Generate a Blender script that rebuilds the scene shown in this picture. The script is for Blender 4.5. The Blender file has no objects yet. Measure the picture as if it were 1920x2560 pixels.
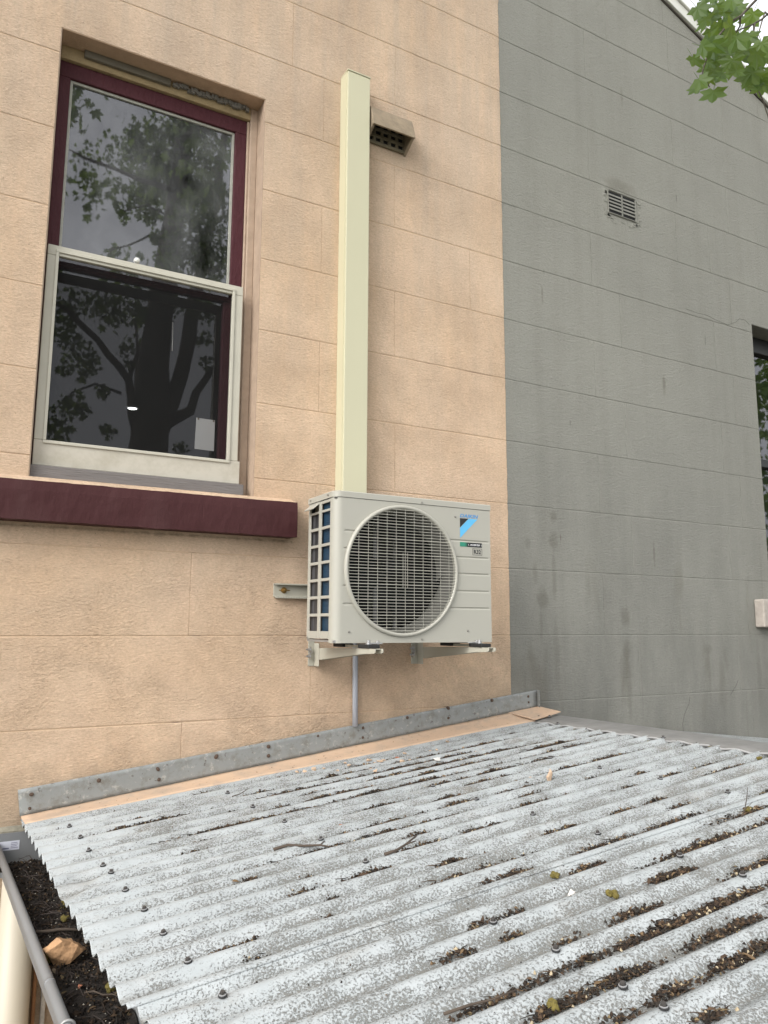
import bpy, bmesh, math, random
from mathutils import Vector, Matrix, noise as mnoise

random.seed(7)
SC = bpy.context.scene
COL = SC.collection
CZ = 3.2            # camera height above the ground; everything is built relative to the camera height, then lifted
PI = math.pi

# ------------------------------------------------------------------ camera
F = 1915.0; D = 2.9
AXX = Vector((0.87294858, -0.07574446, -0.4818958))
AXY = Vector((-0.48779024, -0.12615711, -0.86379689))
AXZ = Vector((0.00463324, 0.98911433, -0.14707608))
cam_data = bpy.data.cameras.new('camera')
cam_data.sensor_fit = 'VERTICAL'; cam_data.sensor_height = 36.0
cam_data.lens = 36.0 * F / 2560.0
cam_data.clip_start = 0.02; cam_data.clip_end = 2000
cam = bpy.data.objects.new('camera', cam_data); COL.objects.link(cam)
cam.matrix_world = Matrix.Translation((0, -D, CZ)) @ Matrix((AXX, AXY, AXZ)).to_4x4()
SC.camera = cam

# ------------------------------------------------------------------ sky, sun, exposure
SUN_DIR = Vector((-0.80, -0.40, 0.62)).normalized()      # towards the sun (thin cloud, soft light from the left)
world = bpy.data.worlds.new('World'); SC.world = world; world.use_nodes = True
wt = world.node_tree; wt.nodes.clear()
w_out = wt.nodes.new('ShaderNodeOutputWorld'); w_bg = wt.nodes.new('ShaderNodeBackground')
w_sky = wt.nodes.new('ShaderNodeTexSky'); w_sky.sky_type = 'NISHITA'; w_sky.sun_disc = False
w_sky.sun_elevation = math.asin(SUN_DIR.z); w_sky.sun_rotation = math.atan2(SUN_DIR.x, SUN_DIR.y)
w_sky.air_density = 1.0; w_sky.dust_density = 6.0; w_sky.ozone_density = 1.0
w_hs = wt.nodes.new('ShaderNodeHueSaturation'); w_hs.inputs['Saturation'].default_value = 0.10
w_hs.inputs['Value'].default_value = 1.0
wt.links.new(w_sky.outputs[0], w_hs.inputs['Color'])
w_mx = wt.nodes.new('ShaderNodeMix'); w_mx.data_type = 'RGBA'          # an even veil of white cloud over the sky
w_mx.inputs[0].default_value = 0.6; w_mx.inputs[7].default_value = (4.9, 4.95, 5.15, 1)
wt.links.new(w_hs.outputs[0], w_mx.inputs[6]); wt.links.new(w_mx.outputs[2], w_bg.inputs['Color'])
w_bg.inputs['Strength'].default_value = 0.15
wt.links.new(w_bg.outputs[0], w_out.inputs['Surface'])
sun_data = bpy.data.lights.new('sun', 'SUN'); sun_data.energy = 0.55; sun_data.angle = math.radians(30)
sun_data.color = (1.0, 0.96, 0.9)
sun = bpy.data.objects.new('sun', sun_data); COL.objects.link(sun)
sun.rotation_euler = SUN_DIR.to_track_quat('Z', 'Y').to_euler(); sun.location = (-4, -6, 9)
SC.view_settings.view_transform = 'Standard'; SC.view_settings.look = 'None'
SC.view_settings.exposure = 1.25; SC.view_settings.gamma = 1.0
SC.view_settings.use_curve_mapping = False
SC.render.engine = 'CYCLES'

# ------------------------------------------------------------------ helpers: places
def ray(px, py):
    c = Vector(((px - 960) / F, -(py - 1280) / F, -1.0))
    return Vector((AXX.dot(c), AXY.dot(c), AXZ.dot(c)))
def at(px, py, y):
    d = ray(px, py); t = (y + D) / d.y
    return Vector((d.x * t, y, d.z * t))
# the lean-to roof plane  z = RZ + RS x + RQ y, corrugation crests at y = RC - RP n
RZ, RS, RQ, RP, RC = -0.667, 0.0994, -0.0054, 0.0773, -0.1867
RA = 0.0088
def roof_mean(x, y): return RZ + RS * x + RQ * y
def roof_z(x, y): return roof_mean(x, y) + RA * math.cos(2 * PI * (y - RC) / RP)
def roofpt(px, py, dz=0.004):
    d = ray(px, py)
    t = (RZ + dz - RQ * D) / (d.z - RS * d.x - RQ * d.y)
    return Vector((d.x * t, -D + d.y * t, d.z * t))
def eave_x(y): return 0.254 - 0.037 * (y + 0.2)

# ------------------------------------------------------------------ helpers: objects
TOPS = []
BASE = {}
def thing(name, label, cat, loc=(0, 0, 0), group=None):
    o = bpy.data.objects.new(name, None); COL.objects.link(o)
    o.empty_display_size = 0.1; o.location = loc
    o['label'] = label; o['category'] = cat
    if group: o['group'] = group
    TOPS.append(o); BASE[o.name] = Vector(loc)
    return o
def tag(o, label, cat, group=None):
    o['label'] = label; o['category'] = cat
    if group: o['group'] = group
def base_of(p):
    while p.parent: p = p.parent
    return BASE.get(p.name, Vector((0, 0, 0)))

class MB:
    def __init__(s): s.v = []; s.f = []; s.m = []
    def add(s, vs, fs, mi=0):
        b = len(s.v); s.v += [tuple(v) for v in vs]
        s.f += [tuple(b + i for i in f) for f in fs]; s.m += [mi] * len(fs); return s
    def box(s, x0, x1, y0, y1, z0, z1, mi=0):
        vs = [(x, y, z) for z in (z0, z1) for y in (y0, y1) for x in (x0, x1)]
        return s.add(vs, [(0, 2, 3, 1), (4, 5, 7, 6), (0, 1, 5, 4), (2, 6, 7, 3), (0, 4, 6, 2), (1, 3, 7, 5)], mi)
    def obox(s, c, ax, ay, az, mi=0):
        c = Vector(c); vs = [c + ax * i + ay * j + az * k for k in (-1, 1) for j in (-1, 1) for i in (-1, 1)]
        return s.add(vs, [(0, 2, 3, 1), (4, 5, 7, 6), (0, 1, 5, 4), (2, 6, 7, 3), (0, 4, 6, 2), (1, 3, 7, 5)], mi)
    def tube(s, path, r, n=8, caps=True, mi=0):
        path = [Vector(p) for p in path]
        rr = r if isinstance(r, (list, tuple)) else [r] * len(path)
        vs = []; up = None
        for i, p in enumerate(path):
            t = (path[min(i + 1, len(path) - 1)] - path[max(i - 1, 0)])
            t = t.normalized() if t.length > 1e-9 else Vector((0, 0, 1))
            if up is None:
                up = Vector((0, 0, 1)) if abs(t.z) < 0.9 else Vector((1, 0, 0))
            a = (up - t * up.dot(t)).normalized(); up = a
            b = t.cross(a)
            for k in range(n):
                an = 2 * PI * k / n
                vs.append(p + (a * math.cos(an) + b * math.sin(an)) * rr[i])
        fs = []
        for i in range(len(path) - 1):
            for k in range(n):
                fs.append((i * n + k, i * n + (k + 1) % n, (i + 1) * n + (k + 1) % n, (i + 1) * n + k))
        if caps:
            fs.append(tuple(range(n - 1, -1, -1))); fs.append(tuple((len(path) - 1) * n + k for k in range(n)))
        return s.add(vs, fs, mi)
    def lathe(s, prof, c, axis='Y', n=32, mi=0):
        # prof: (r, h) list; axis through c
        c = Vector(c); vs = []
        for r, h in prof:
            for k in range(n):
                a = 2 * PI * k / n; u, w = r * math.cos(a), r * math.sin(a)
                if axis == 'Y': vs.append(c + Vector((u, h, w)))
                else: vs.append(c + Vector((u, w, h)))
        fs = []
        for i in range(len(prof) - 1):
            for k in range(n):
                q = (i * n + k, i * n + (k + 1) % n, (i + 1) * n + (k + 1) % n, (i + 1) * n + k)
                fs.append(q if axis == 'Y' else q[::-1])
        return s.add(vs, fs, mi)
    def grid(s, fn, nu, nv, mi=0):
        vs = [fn(i / nu, j / nv) for j in range(nv + 1) for i in range(nu + 1)]
        fs = [(j * (nu + 1) + i, j * (nu + 1) + i + 1, (j + 1) * (nu + 1) + i + 1, (j + 1) * (nu + 1) + i) for j in range(nv) for i in range(nu)]
        return s.add(vs, fs, mi)
    def mesh(s, name, mats, off=Vector((0, 0, 0)), smooth=False):
        me = bpy.data.meshes.new(name)
        me.from_pydata([(v[0] - off.x, v[1] - off.y, v[2] - off.z) for v in s.v], [], s.f)
        if not isinstance(mats, (list, tuple)): mats = [mats]
        for m in mats: me.materials.append(m)
        if len(mats) > 1: me.polygons.foreach_set('material_index', s.m)
        if smooth: me.polygons.foreach_set('use_smooth', [True] * len(me.polygons))
        me.update(); return me

def part(name, mb, mats, parent, smooth=False, bevel=0.0, seg=1, label=None):
    me = mb.mesh(name, mats, base_of(parent), smooth)
    o = bpy.data.objects.new(name, me); COL.objects.link(o); o.parent = parent
    if bevel: add_bevel(o, bevel, seg)
    if label: o['label'] = label
    return o
def solo(name, mb, mats, label, cat, group=None, smooth=False, bevel=0.0, seg=1, kind=None, loc=None):
    loc = Vector(loc) if loc is not None else Vector((0, 0, 0))
    me = mb.mesh(name, mats, loc, smooth)
    o = bpy.data.objects.new(name, me); COL.objects.link(o); o.location = loc
    if label: o['label'] = label
    if cat: o['category'] = cat
    if group: o['group'] = group
    if kind: o['kind'] = kind
    if bevel: add_bevel(o, bevel, seg)
    TOPS.append(o); BASE[o.name] = loc
    return o
def inst(name, me, loc, parent=None, rot=(0, 0, 0), scale=(1, 1, 1)):
    o = bpy.data.objects.new(name, me); COL.objects.link(o)
    if parent:
        o.parent = parent; loc = Vector(loc) - base_of(parent)
    else:
        TOPS.append(o)
    o.location = loc; o.rotation_euler = rot; o.scale = scale
    return o
def add_bevel(o, w, seg=1):
    b = o.modifiers.new('bevel', 'BEVEL'); b.width = w; b.segments = seg; b.limit_method = 'ANGLE'; b.angle_limit = 0.6

# ------------------------------------------------------------------ helpers: materials
class NT:
    def __init__(s, name):
        s.mat = bpy.data.materials.new(name); s.mat.use_nodes = True
        s.t = s.mat.node_tree; s.t.nodes.clear()
        s.out = s.t.nodes.new('ShaderNodeOutputMaterial'); s.b = s.t.nodes.new('ShaderNodeBsdfPrincipled')
        s.t.links.new(s.b.outputs[0], s.out.inputs['Surface'])
    def n(s, typ, **kw):
        nd = s.t.nodes.new(typ)
        for k, v in kw.items(): setattr(nd, k, v)
        return nd
    def l(s, a, b): s.t.links.new(a, b)
    def pos(s, scale=(1, 1, 1)):
        g = s.n('ShaderNodeNewGeometry'); m = s.n('ShaderNodeMapping')
        m.inputs['Location'].default_value = (0, 0, -CZ * scale[2]); m.inputs['Scale'].default_value = scale
        s.l(g.outputs['Position'], m.inputs['Vector']); return m.outputs[0]
    def obj(s, scale=(1, 1, 1)):
        g = s.n('ShaderNodeTexCoord'); m = s.n('ShaderNodeMapping'); m.inputs['Scale'].default_value = scale
        s.l(g.outputs['Object'], m.inputs['Vector']); return m.outputs[0]
    def noise(s, vec, scale, detail=4, rough=0.55, dist=0.0):
        nd = s.n('ShaderNodeTexNoise'); nd.inputs['Scale'].default_value = scale
        nd.inputs['Detail'].default_value = detail; nd.inputs['Roughness'].default_value = rough
        nd.inputs['Distortion'].default_value = dist
        s.l(vec, nd.inputs['Vector']); return nd.outputs['Fac']
    def ramp(s, fac, a, b, c0=(0, 0, 0, 1), c1=(1, 1, 1, 1)):
        nd = s.n('ShaderNodeValToRGB'); e = nd.color_ramp.elements
        e[0].position = a; e[0].color = c0; e[1].position = b; e[1].color = c1
        s.l(fac, nd.inputs[0]); return nd.outputs[0]
    def mth(s, op, a, b=None, clamp=False):
        nd = s.n('ShaderNodeMath', operation=op); nd.use_clamp = clamp
        for i, x in enumerate((a, b)):
            if x is None: continue
            if isinstance(x, (int, float)): nd.inputs[i].default_value = x
            else: s.l(x, nd.inputs[i])
        return nd.outputs[0]
    def mix(s, fac, a, b, mode='MIX'):
        nd = s.n('ShaderNodeMix', data_type='RGBA', blend_type=mode)
        for sock, x in ((nd.inputs[0], fac), (nd.inputs[6], a), (nd.inputs[7], b)):
            if isinstance(x, (int, float)): sock.default_value = x
            elif isinstance(x, (tuple, list)): sock.default_value = (*x[:3], 1)
            else: s.l(x, sock)
        return nd.outputs[2]
    def bump(s, h, dist, strength=1.0, prev=None):
        nd = s.n('ShaderNodeBump'); nd.inputs['Distance'].default_value = dist; nd.inputs['Strength'].default_value = strength
        s.l(h, nd.inputs['Height'])
        if prev: s.l(prev, nd.inputs['Normal'])
        return nd.outputs[0]
    def xyz(s, vec):
        nd = s.n('ShaderNodeSeparateXYZ'); s.l(vec, nd.inputs[0]); return nd.outputs
    def col(s, c):
        if isinstance(c, (tuple, list)): s.b.inputs['Base Color'].default_value = (*c[:3], 1)
        else: s.l(c, s.b.inputs['Base Color'])
        return s
    def rough(s, r):
        if isinstance(r, (int, float)): s.b.inputs['Roughness'].default_value = r
        else: s.l(r, s.b.inputs['Roughness'])
        return s
    def nor(s, n): s.l(n, s.b.inputs['Normal']); return s

def plain(name, c, r=0.6, metal=0.0, spec=0.5, var=0.0, scale=30, bump=0.0, bscale=200):
    m = NT(name); m.rough(r); m.b.inputs['Metallic'].default_value = metal
    m.b.inputs['Specular IOR Level'].default_value = spec
    if var:
        f = m.noise(m.pos(), scale, 5, 0.6)
        m.col(m.mix(f, [x * (1 - var) for x in c], [min(1, x * (1 + var)) for x in c]))
    else: m.col(c)
    if bump: m.nor(m.bump(m.noise(m.pos(), bscale, 3), bump))
    return m.mat

PEACH_A = (0.73, 0.525, 0.35)
PEACH_B = (0.68, 0.515, 0.38)
GREY_A = (0.285, 0.282, 0.246)
GREY_B = (0.255, 0.253, 0.222)

def peach_mat():
    m = NT('peach_render_paint'); p = m.pos(); X, Y, Z = m.xyz(p)
    big = m.noise(p, 1.1, 4, 0.6); mid = m.noise(p, 5.0, 6, 0.65)
    fine = m.noise(m.pos((1, 1, 1.8)), 55, 6, 0.7)
    c = m.mix(m.ramp(big, 0.35, 0.7), PEACH_A, PEACH_B)
    c = m.mix(m.mth('MULTIPLY', m.ramp(mid, 0.40, 0.74), 0.55), c, (0.48, 0.355, 0.245))
    # duller beige in vertical streaks, stronger high on the wall
    streak = m.noise(m.pos((14, 14, 0.7)), 1.0, 5, 0.65)
    hi = m.ramp(Z, 0.0, 1.0)
    hz = m.mth('MULTIPLY', m.mth('ADD', Z, 0.4), 0.33, True)
    c = m.mix(m.mth('MULTIPLY', m.mth('MULTIPLY', m.ramp(streak, 0.2, 0.70), hz), 0.85), c, (0.50, 0.41, 0.32))
    pit = m.ramp(m.noise(m.pos((1, 1, 2.2)), 30, 9, 0.8), 0.50, 0.70)
    c = m.mix(m.mth('MULTIPLY', pit, 0.34), c, (0.31, 0.235, 0.165))
    lgt = m.ramp(m.noise(m.pos((1, 1, 2.2)), 22, 9, 0.8), 0.28, 0.46, (1, 1, 1, 1), (0, 0, 0, 1))
    c = m.mix(m.mth('MULTIPLY', lgt, 0.28), c, (0.70, 0.55, 0.40))
    grain = m.noise(m.pos((1, 1, 2.6)), 85, 5, 0.7)
    c = m.mix(1.0, c, m.ramp(grain, .3, .72, (.80, .79, .78, 1), (1.14, 1.14, 1.14, 1)), 'MULTIPLY')
    blot = m.noise(m.pos((1, 1, .8)), 2.6, 9, 0.68)
    c = m.mix(1.0, c, m.ramp(blot, .36, .62, (.86, .84, .82, 1), (1.05, 1.05, 1.05, 1)), 'MULTIPLY')
    wash = m.ramp(m.noise(m.pos((1, 1, 3.5)), 11, 8, .75), .56, .72)
    c = m.mix(m.mth('MULTIPLY', m.mth('MULTIPLY', wash, hz), .5), c, (0.37, 0.30, 0.225))
    spk = m.ramp(m.noise(p, 90, 2, 0.5), 0.735, 0.76)
    c = m.mix(m.mth('MULTIPLY', spk, 0.75), c, (0.12, 0.085, 0.06))
    # pale drips where the paint has flaked
    pale = m.ramp(m.noise(m.pos((1, 1, 1)), 7, 7, 0.7), 0.66, 0.74)
    c = m.mix(m.mth('MULTIPLY', pale, 0.35), c, (0.68, 0.55, 0.42))
    # grey mildew along the flashing
    d = m.mth('SUBTRACT', Z, m.mth('ADD', m.mth('MULTIPLY', X, 0.1105), -0.568))
    ext = m.mth('ADD', m.mth('MULTIPLY', m.mth('SUBTRACT', X, 1.2), 0.10, True), 0.02)      # spreads higher towards the corner
    dn = m.mth('SUBTRACT', m.mth('ADD', m.mth('MULTIPLY', m.noise(m.pos((1, 1, 1)), 7, 9, 0.78), 0.42), m.mth('MULTIPLY', ext, 0.9)), m.mth('MULTIPLY', d, 0.85))
    dirt = m.ramp(dn, 0.15, 0.31)
    c = m.mix(m.mth('MULTIPLY', dirt, 0.55), c, (0.24, 0.20, 0.145))
    # the drip line under the sill
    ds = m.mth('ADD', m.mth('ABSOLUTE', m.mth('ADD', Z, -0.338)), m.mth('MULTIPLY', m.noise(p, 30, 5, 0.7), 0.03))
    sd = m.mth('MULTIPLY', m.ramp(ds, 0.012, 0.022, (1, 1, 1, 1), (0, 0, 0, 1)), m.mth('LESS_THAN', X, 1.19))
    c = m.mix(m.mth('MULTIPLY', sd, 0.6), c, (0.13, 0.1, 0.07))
    m.col(c); m.rough(0.75); m.b.inputs['Specular IOR Level'].default_value = 0.25
    b1 = m.bump(m.noise(m.pos((1, 1, 2.2)), 48, 9, 0.8), 0.0105, 0.9)
    wr = m.mth('MULTIPLY', m.ramp(m.noise(m.pos((1, 1, 1.6)), 62, 3, 0.5, 1.4), 0.42, 0.62), m.mth('MULTIPLY', m.ramp(m.noise(p, 3.2, 3), 0.45, 0.62), m.mth('MULTIPLY', m.mth('SUBTRACT', 0.7, Z), 1.2, True)))
    b2 = m.bump(wr, 0.0024, 1.0, b1)
    b3 = m.bump(m.noise(p, 6, 3), 0.012, 0.35, b2)
    m.nor(b3); return m.mat
def stain(px, py, wpx, hpx, k):
    p = at(px, py, 0); q = at(px + wpx, py, 0); t = at(px, py - hpx, 0); return (p.x, p.z, abs(q.x - p.x), abs(t.z - p.z), k)
STAINS = [stain(*a) for a in ((1384, 1292, 11, 18, .5), (1384, 1350, 14, 30, .5), (1386, 1440, 7, 90, .35), (1320, 1358, 9, 20, .35), (1338, 1430, 8, 40, .35), (1356, 1495, 17, 32, .55), (1354, 1560, 5, 55, .35), (1393, 1650, 9, 130, .35), (1564, 1540, 14, 30, .55), (1568, 1625, 12, 30, .5), (1573, 1700, 8, 110, .4),
          (1771, 1622, 12, 16, .45), (1776, 1700, 4, 90, .35), (1900, 1700, 7, 110, .4), (1402, 1345, 2.2, 12, .8), (1636, 1385, 3.5, 48, .6), (1661, 965, 5, 28, .5), (1356, 735, 3, 28, .5), (1555, 240, 4, 30, .35), (1550, 470, 45, 26, .35), (1300, 1690, 60, 60, .3))]
def grey_mat():
    m = NT('grey_render_paint'); p = m.pos(); X, Y, Z = m.xyz(p)
    big = m.noise(p, 0.9, 4, 0.6); mid = m.noise(p, 4.5, 6, 0.65)
    c = m.mix(m.ramp(big, 0.35, 0.7), GREY_A, GREY_B)
    c = m.mix(m.mth('MULTIPLY', m.ramp(mid, 0.42, 0.72), 0.3), c, (0.235, 0.232, 0.204))
    streak = m.noise(m.pos((9, 9, 0.5)), 1.0, 5, 0.6)
    c = m.mix(m.mth('MULTIPLY', m.ramp(streak, 0.46, 0.75), 0.28), c, (0.18, 0.175, 0.15))
    pit = m.ramp(m.noise(m.pos((1, 1, 2.2)), 26, 8, 0.75), 0.54, 0.7)
    c = m.mix(m.mth('MULTIPLY', pit, 0.25), c, (0.17, 0.168, 0.145))
    # splash stains low down, running downwards
    low = m.mth('MULTIPLY', m.mth('SUBTRACT', 0.75, Z), 1.1, True)
    spl = m.ramp(m.noise(m.pos((6.5, 6.5, 1.5)), 1.0, 4, 0.55, 0.3), 0.60, 0.70)
    c = m.mix(m.mth('MULTIPLY', m.mth('MULTIPLY', spl, low), 0.55), c, (0.135, 0.118, 0.085))
    run = m.ramp(m.noise(m.pos((22, 22, 0.6)), 1.0, 3, 0.5), 0.66, 0.72)
    c = m.mix(m.mth('MULTIPLY', m.mth('MULTIPLY', run, low), 0.45), c, (0.12, 0.105, 0.08))
    wob2 = m.noise(p, 16, 6, .7)
    for x0, z0, rx, rz, k in STAINS:
        dx = m.mth('MULTIPLY', m.mth('SUBTRACT', X, x0), 1 / rx); dz = m.mth('MULTIPLY', m.mth('SUBTRACT', Z, z0), 1 / rz)
        dd = m.mth('ADD', m.mth('MULTIPLY', dx, dx), m.mth('MULTIPLY', dz, dz))
        f_ = m.ramp(m.mth('ADD', m.mth('SUBTRACT', 1.0, dd), m.mth('MULTIPLY', m.mth('SUBTRACT', wob2, .5), 2.2)), .05, 1.0)
        c = m.mix(m.mth('MULTIPLY', f_, k), c, (0.115, 0.10, 0.075))
    low_shade = m.mth('MULTIPLY', m.mth('MULTIPLY', m.mth('SUBTRACT', 1.4, Z), .5, True), m.ramp(m.noise(m.pos((3, 3, 1)), 1.3, 6, .65), .25, .65))  # lower wall darkened in colour, standing in for the blocked sky's shade
    c = m.mix(m.mth('MULTIPLY', low_shade, .85), c, (0.15, 0.148, 0.132))
    grain = m.noise(m.pos((1, 1, 2.6)), 85, 5, 0.7)
    c = m.mix(1.0, c, m.ramp(grain, .3, .72, (.86, .86, .86, 1), (1.09, 1.09, 1.09, 1)), 'MULTIPLY')
    # scuffs
    scf = m.ramp(m.noise(m.pos((20, 20, 4.5)), 1.0, 2, 0.4), 0.755, 0.78)
    c = m.mix(m.mth('MULTIPLY', scf, 0.5), c, (0.1, 0.098, 0.085))
    pale = m.ramp(m.noise(p, 8, 7, 0.7), 0.68, 0.75)
    c = m.mix(m.mth('MULTIPLY', pale, 0.25), c, (0.36, 0.355, 0.32))
    # uneven cut-in line of the two paints
    wob = m.mth('ADD', m.mth('MULTIPLY', m.noise(p, 14, 4, 0.6), 0.016), 2.2945)
    c = m.mix(m.mth('LESS_THAN', X, wob), c, (0.50, 0.36, 0.24))
    m.col(c); m.rough(0.7); m.b.inputs['Specular IOR Level'].default_value = 0.3
    b1 = m.bump(m.noise(m.pos((1, 1, 2.2)), 44, 9, 0.8), 0.010, 0.9)
    b3 = m.bump(m.noise(p, 6, 3), 0.010, 0.3, b1)
    m.nor(b3); return m.mat
M = {}
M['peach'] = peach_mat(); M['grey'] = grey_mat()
def joint_mat(name, paint, dirt):
    m = NT(name); f = m.ramp(m.noise(m.pos(), 4.5, 5, 0.7), .53, .68)
    m.col(m.mix(f, paint, dirt)); m.rough(.85); return m.mat
M['joint_p'] = joint_mat('peach_joint', (0.51, 0.365, 0.24), (0.20, 0.14, 0.095))
M['joint_g'] = joint_mat('grey_joint', (0.222, 0.219, 0.192), (0.09, 0.088, 0.075))

def burg_mat():
    m = NT('burgundy_paint'); p = m.pos()
    c = m.mix(m.noise(p, 9, 6, 0.65), (0.048, 0.010, 0.0145), (0.075, 0.020, 0.026))
    chip = m.ramp(m.noise(p, 60, 5, 0.7), 0.72, 0.75)
    c = m.mix(m.mth('MULTIPLY', chip, 0.8), c, (0.42, 0.36, 0.33))
    m.col(c); m.rough(0.6); m.b.inputs['Specular IOR Level'].default_value = .25; m.nor(m.bump(m.noise(m.pos((2.5, 1, 1)), 30, 5, 0.6), 0.004)); return m.mat
M['burg'] = burg_mat()
def sill_mat():
    m = NT('sill_burgundy_paint'); p = m.pos()
    c = m.mix(m.noise(p, 7, 6, 0.65), (0.042, 0.012, 0.013), (0.066, 0.023, 0.024))
    fade = m.ramp(m.noise(m.pos((5, 5, 1.5)), 1.0, 4), 0.55, 0.75)
    c = m.mix(m.mth('MULTIPLY', fade, 0.35), c, (0.11, 0.06, 0.058))
    m.col(c); m.rough(0.6); m.b.inputs['Specular IOR Level'].default_value = .2
    b1 = m.bump(m.noise(m.pos((1, 1, 0.22)), 75, 4, 0.6, 0.6), 0.0012)
    b2 = m.bump(m.noise(p, 14, 4), 0.008, 0.6, b1); m.nor(b2); return m.mat
M['sill'] = sill_mat()
M['cream_alu'] = plain('cream_aluminium', (0.46, 0.44, 0.365), 0.5, var=0.12, scale=14)
def creambot():
    m = NT('cream_rail_weathered'); p = m.pos()
    f = m.ramp(m.noise(p, 9, 7, 0.7), 0.45, 0.7)
    c = m.mix(f, (0.47, 0.44, 0.37), (0.37, 0.34, 0.27)); m.col(c); m.rough(0.6); return m.mat
M['cream_bot'] = creambot()
def bare():
    m = NT('weathered_timber'); v = m.pos((1.2, 4, 14))
    c = m.mix(m.noise(v, 8, 6, 0.7), (0.10, 0.092, 0.088), (0.20, 0.185, 0.178)); m.col(c); m.rough(0.8)
    m.nor(m.bump(m.noise(v, 12, 5), 0.003)); return m.mat
M['timber'] = bare()
M['beadpeach'] = plain('peach_woodwork', (0.38, 0.285, 0.21), 0.6, var=0.25, scale=22, bump=0.002, bscale=90)
M['soffit'] = plain('peach_soffit', (0.42, 0.29, 0.19), 0.8, var=0.3, scale=14, bump=0.003, bscale=40)
M['oldstrip'] = plain('ochre_strip', (0.30, 0.225, 0.12), 0.8, var=0.3, scale=25, bump=0.003, bscale=60)
M['putty'] = plain('glazing_putty', (0.36, 0.36, 0.31), 0.7, var=0.3, scale=40)

def glass_mat(name, ior=1.65, film=0.0, filmcol=(0.3, 0.32, 0.32)):
    m = NT(name); t = m.t
    fr = m.n('ShaderNodeFresnel'); fr.inputs['IOR'].default_value = ior
    gl = m.n('ShaderNodeBsdfGlossy'); gl.inputs['Roughness'].default_value = 0.018
    gl.inputs['Color'].default_value = (.95, .96, 1, 1)
    bz = m.bump(m.noise(m.pos(), 1.6, 2), 0.004, 0.35); m.l(bz, gl.inputs['Normal'])
    tr = m.n('ShaderNodeBsdfTransparent'); tr.inputs['Color'].default_value = (0.86, 0.89, 0.88, 1)
    df = m.n('ShaderNodeBsdfDiffuse'); df.inputs['Color'].default_value = (*filmcol, 1)
    ms = m.n('ShaderNodeMixShader'); ms2 = m.n('ShaderNodeMixShader')
    dust = m.mth('MULTIPLY', m.ramp(m.noise(m.pos((1, 1, 0.6)), 6, 6, 0.65), 0.3, 0.8), film * 2)
    m.l(dust, ms2.inputs[0]); m.l(tr.outputs[0], ms2.inputs[1]); m.l(df.outputs[0], ms2.inputs[2])
    m.l(fr.outputs[0], ms.inputs[0]); m.l(ms2.outputs[0], ms.inputs[1]); m.l(gl.outputs[0], ms.inputs[2])
    m.l(ms.outputs[0], m.out.inputs['Surface']); t.nodes.remove(m.b); return m.mat
M['glass_up'] = glass_mat('window_glass_dusty', 1.95, 0.16, (0.42, 0.43, 0.44))
M['glass_lo'] = glass_mat('window_glass', 1.95, 0.03)
def screen_mat():
    m = NT('insect_mesh'); t = m.t
    tr = m.n('ShaderNodeBsdfTransparent'); df = m.n('ShaderNodeBsdfDiffuse'); df.inputs['Color'].default_value = (0.018, 0.018, 0.018, 1)
    ms = m.n('ShaderNodeMixShader'); ms.inputs[0].default_value = 0.48
    m.l(tr.outputs[0], ms.inputs[1]); m.l(df.outputs[0], ms.inputs[2]); m.l(ms.outputs[0], m.out.inputs['Surface'])
    t.nodes.remove(m.b); return m.mat
M['screen'] = screen_mat()
M['room'] = plain('room_paint', (0.10, 0.10, 0.10), 0.8)
M['white'] = plain('white_plastic', (0.72, 0.72, 0.68), 0.4)
M['paper'] = plain('paper', (0.75, 0.76, 0.76), 0.8)
M['brown'] = plain('adhesive_spot', (0.25, 0.2, 0.15), 0.8)

# ------------------------------------------------------------------ ground
g = MB(); g.box(-150, 150, -150, 150, -CZ - 0.3, -CZ)
ground = solo('ground', g, plain('ground_soil', (0.12, 0.11, 0.075), 0.9, var=0.4, scale=2), None, None, kind='structure')

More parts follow.
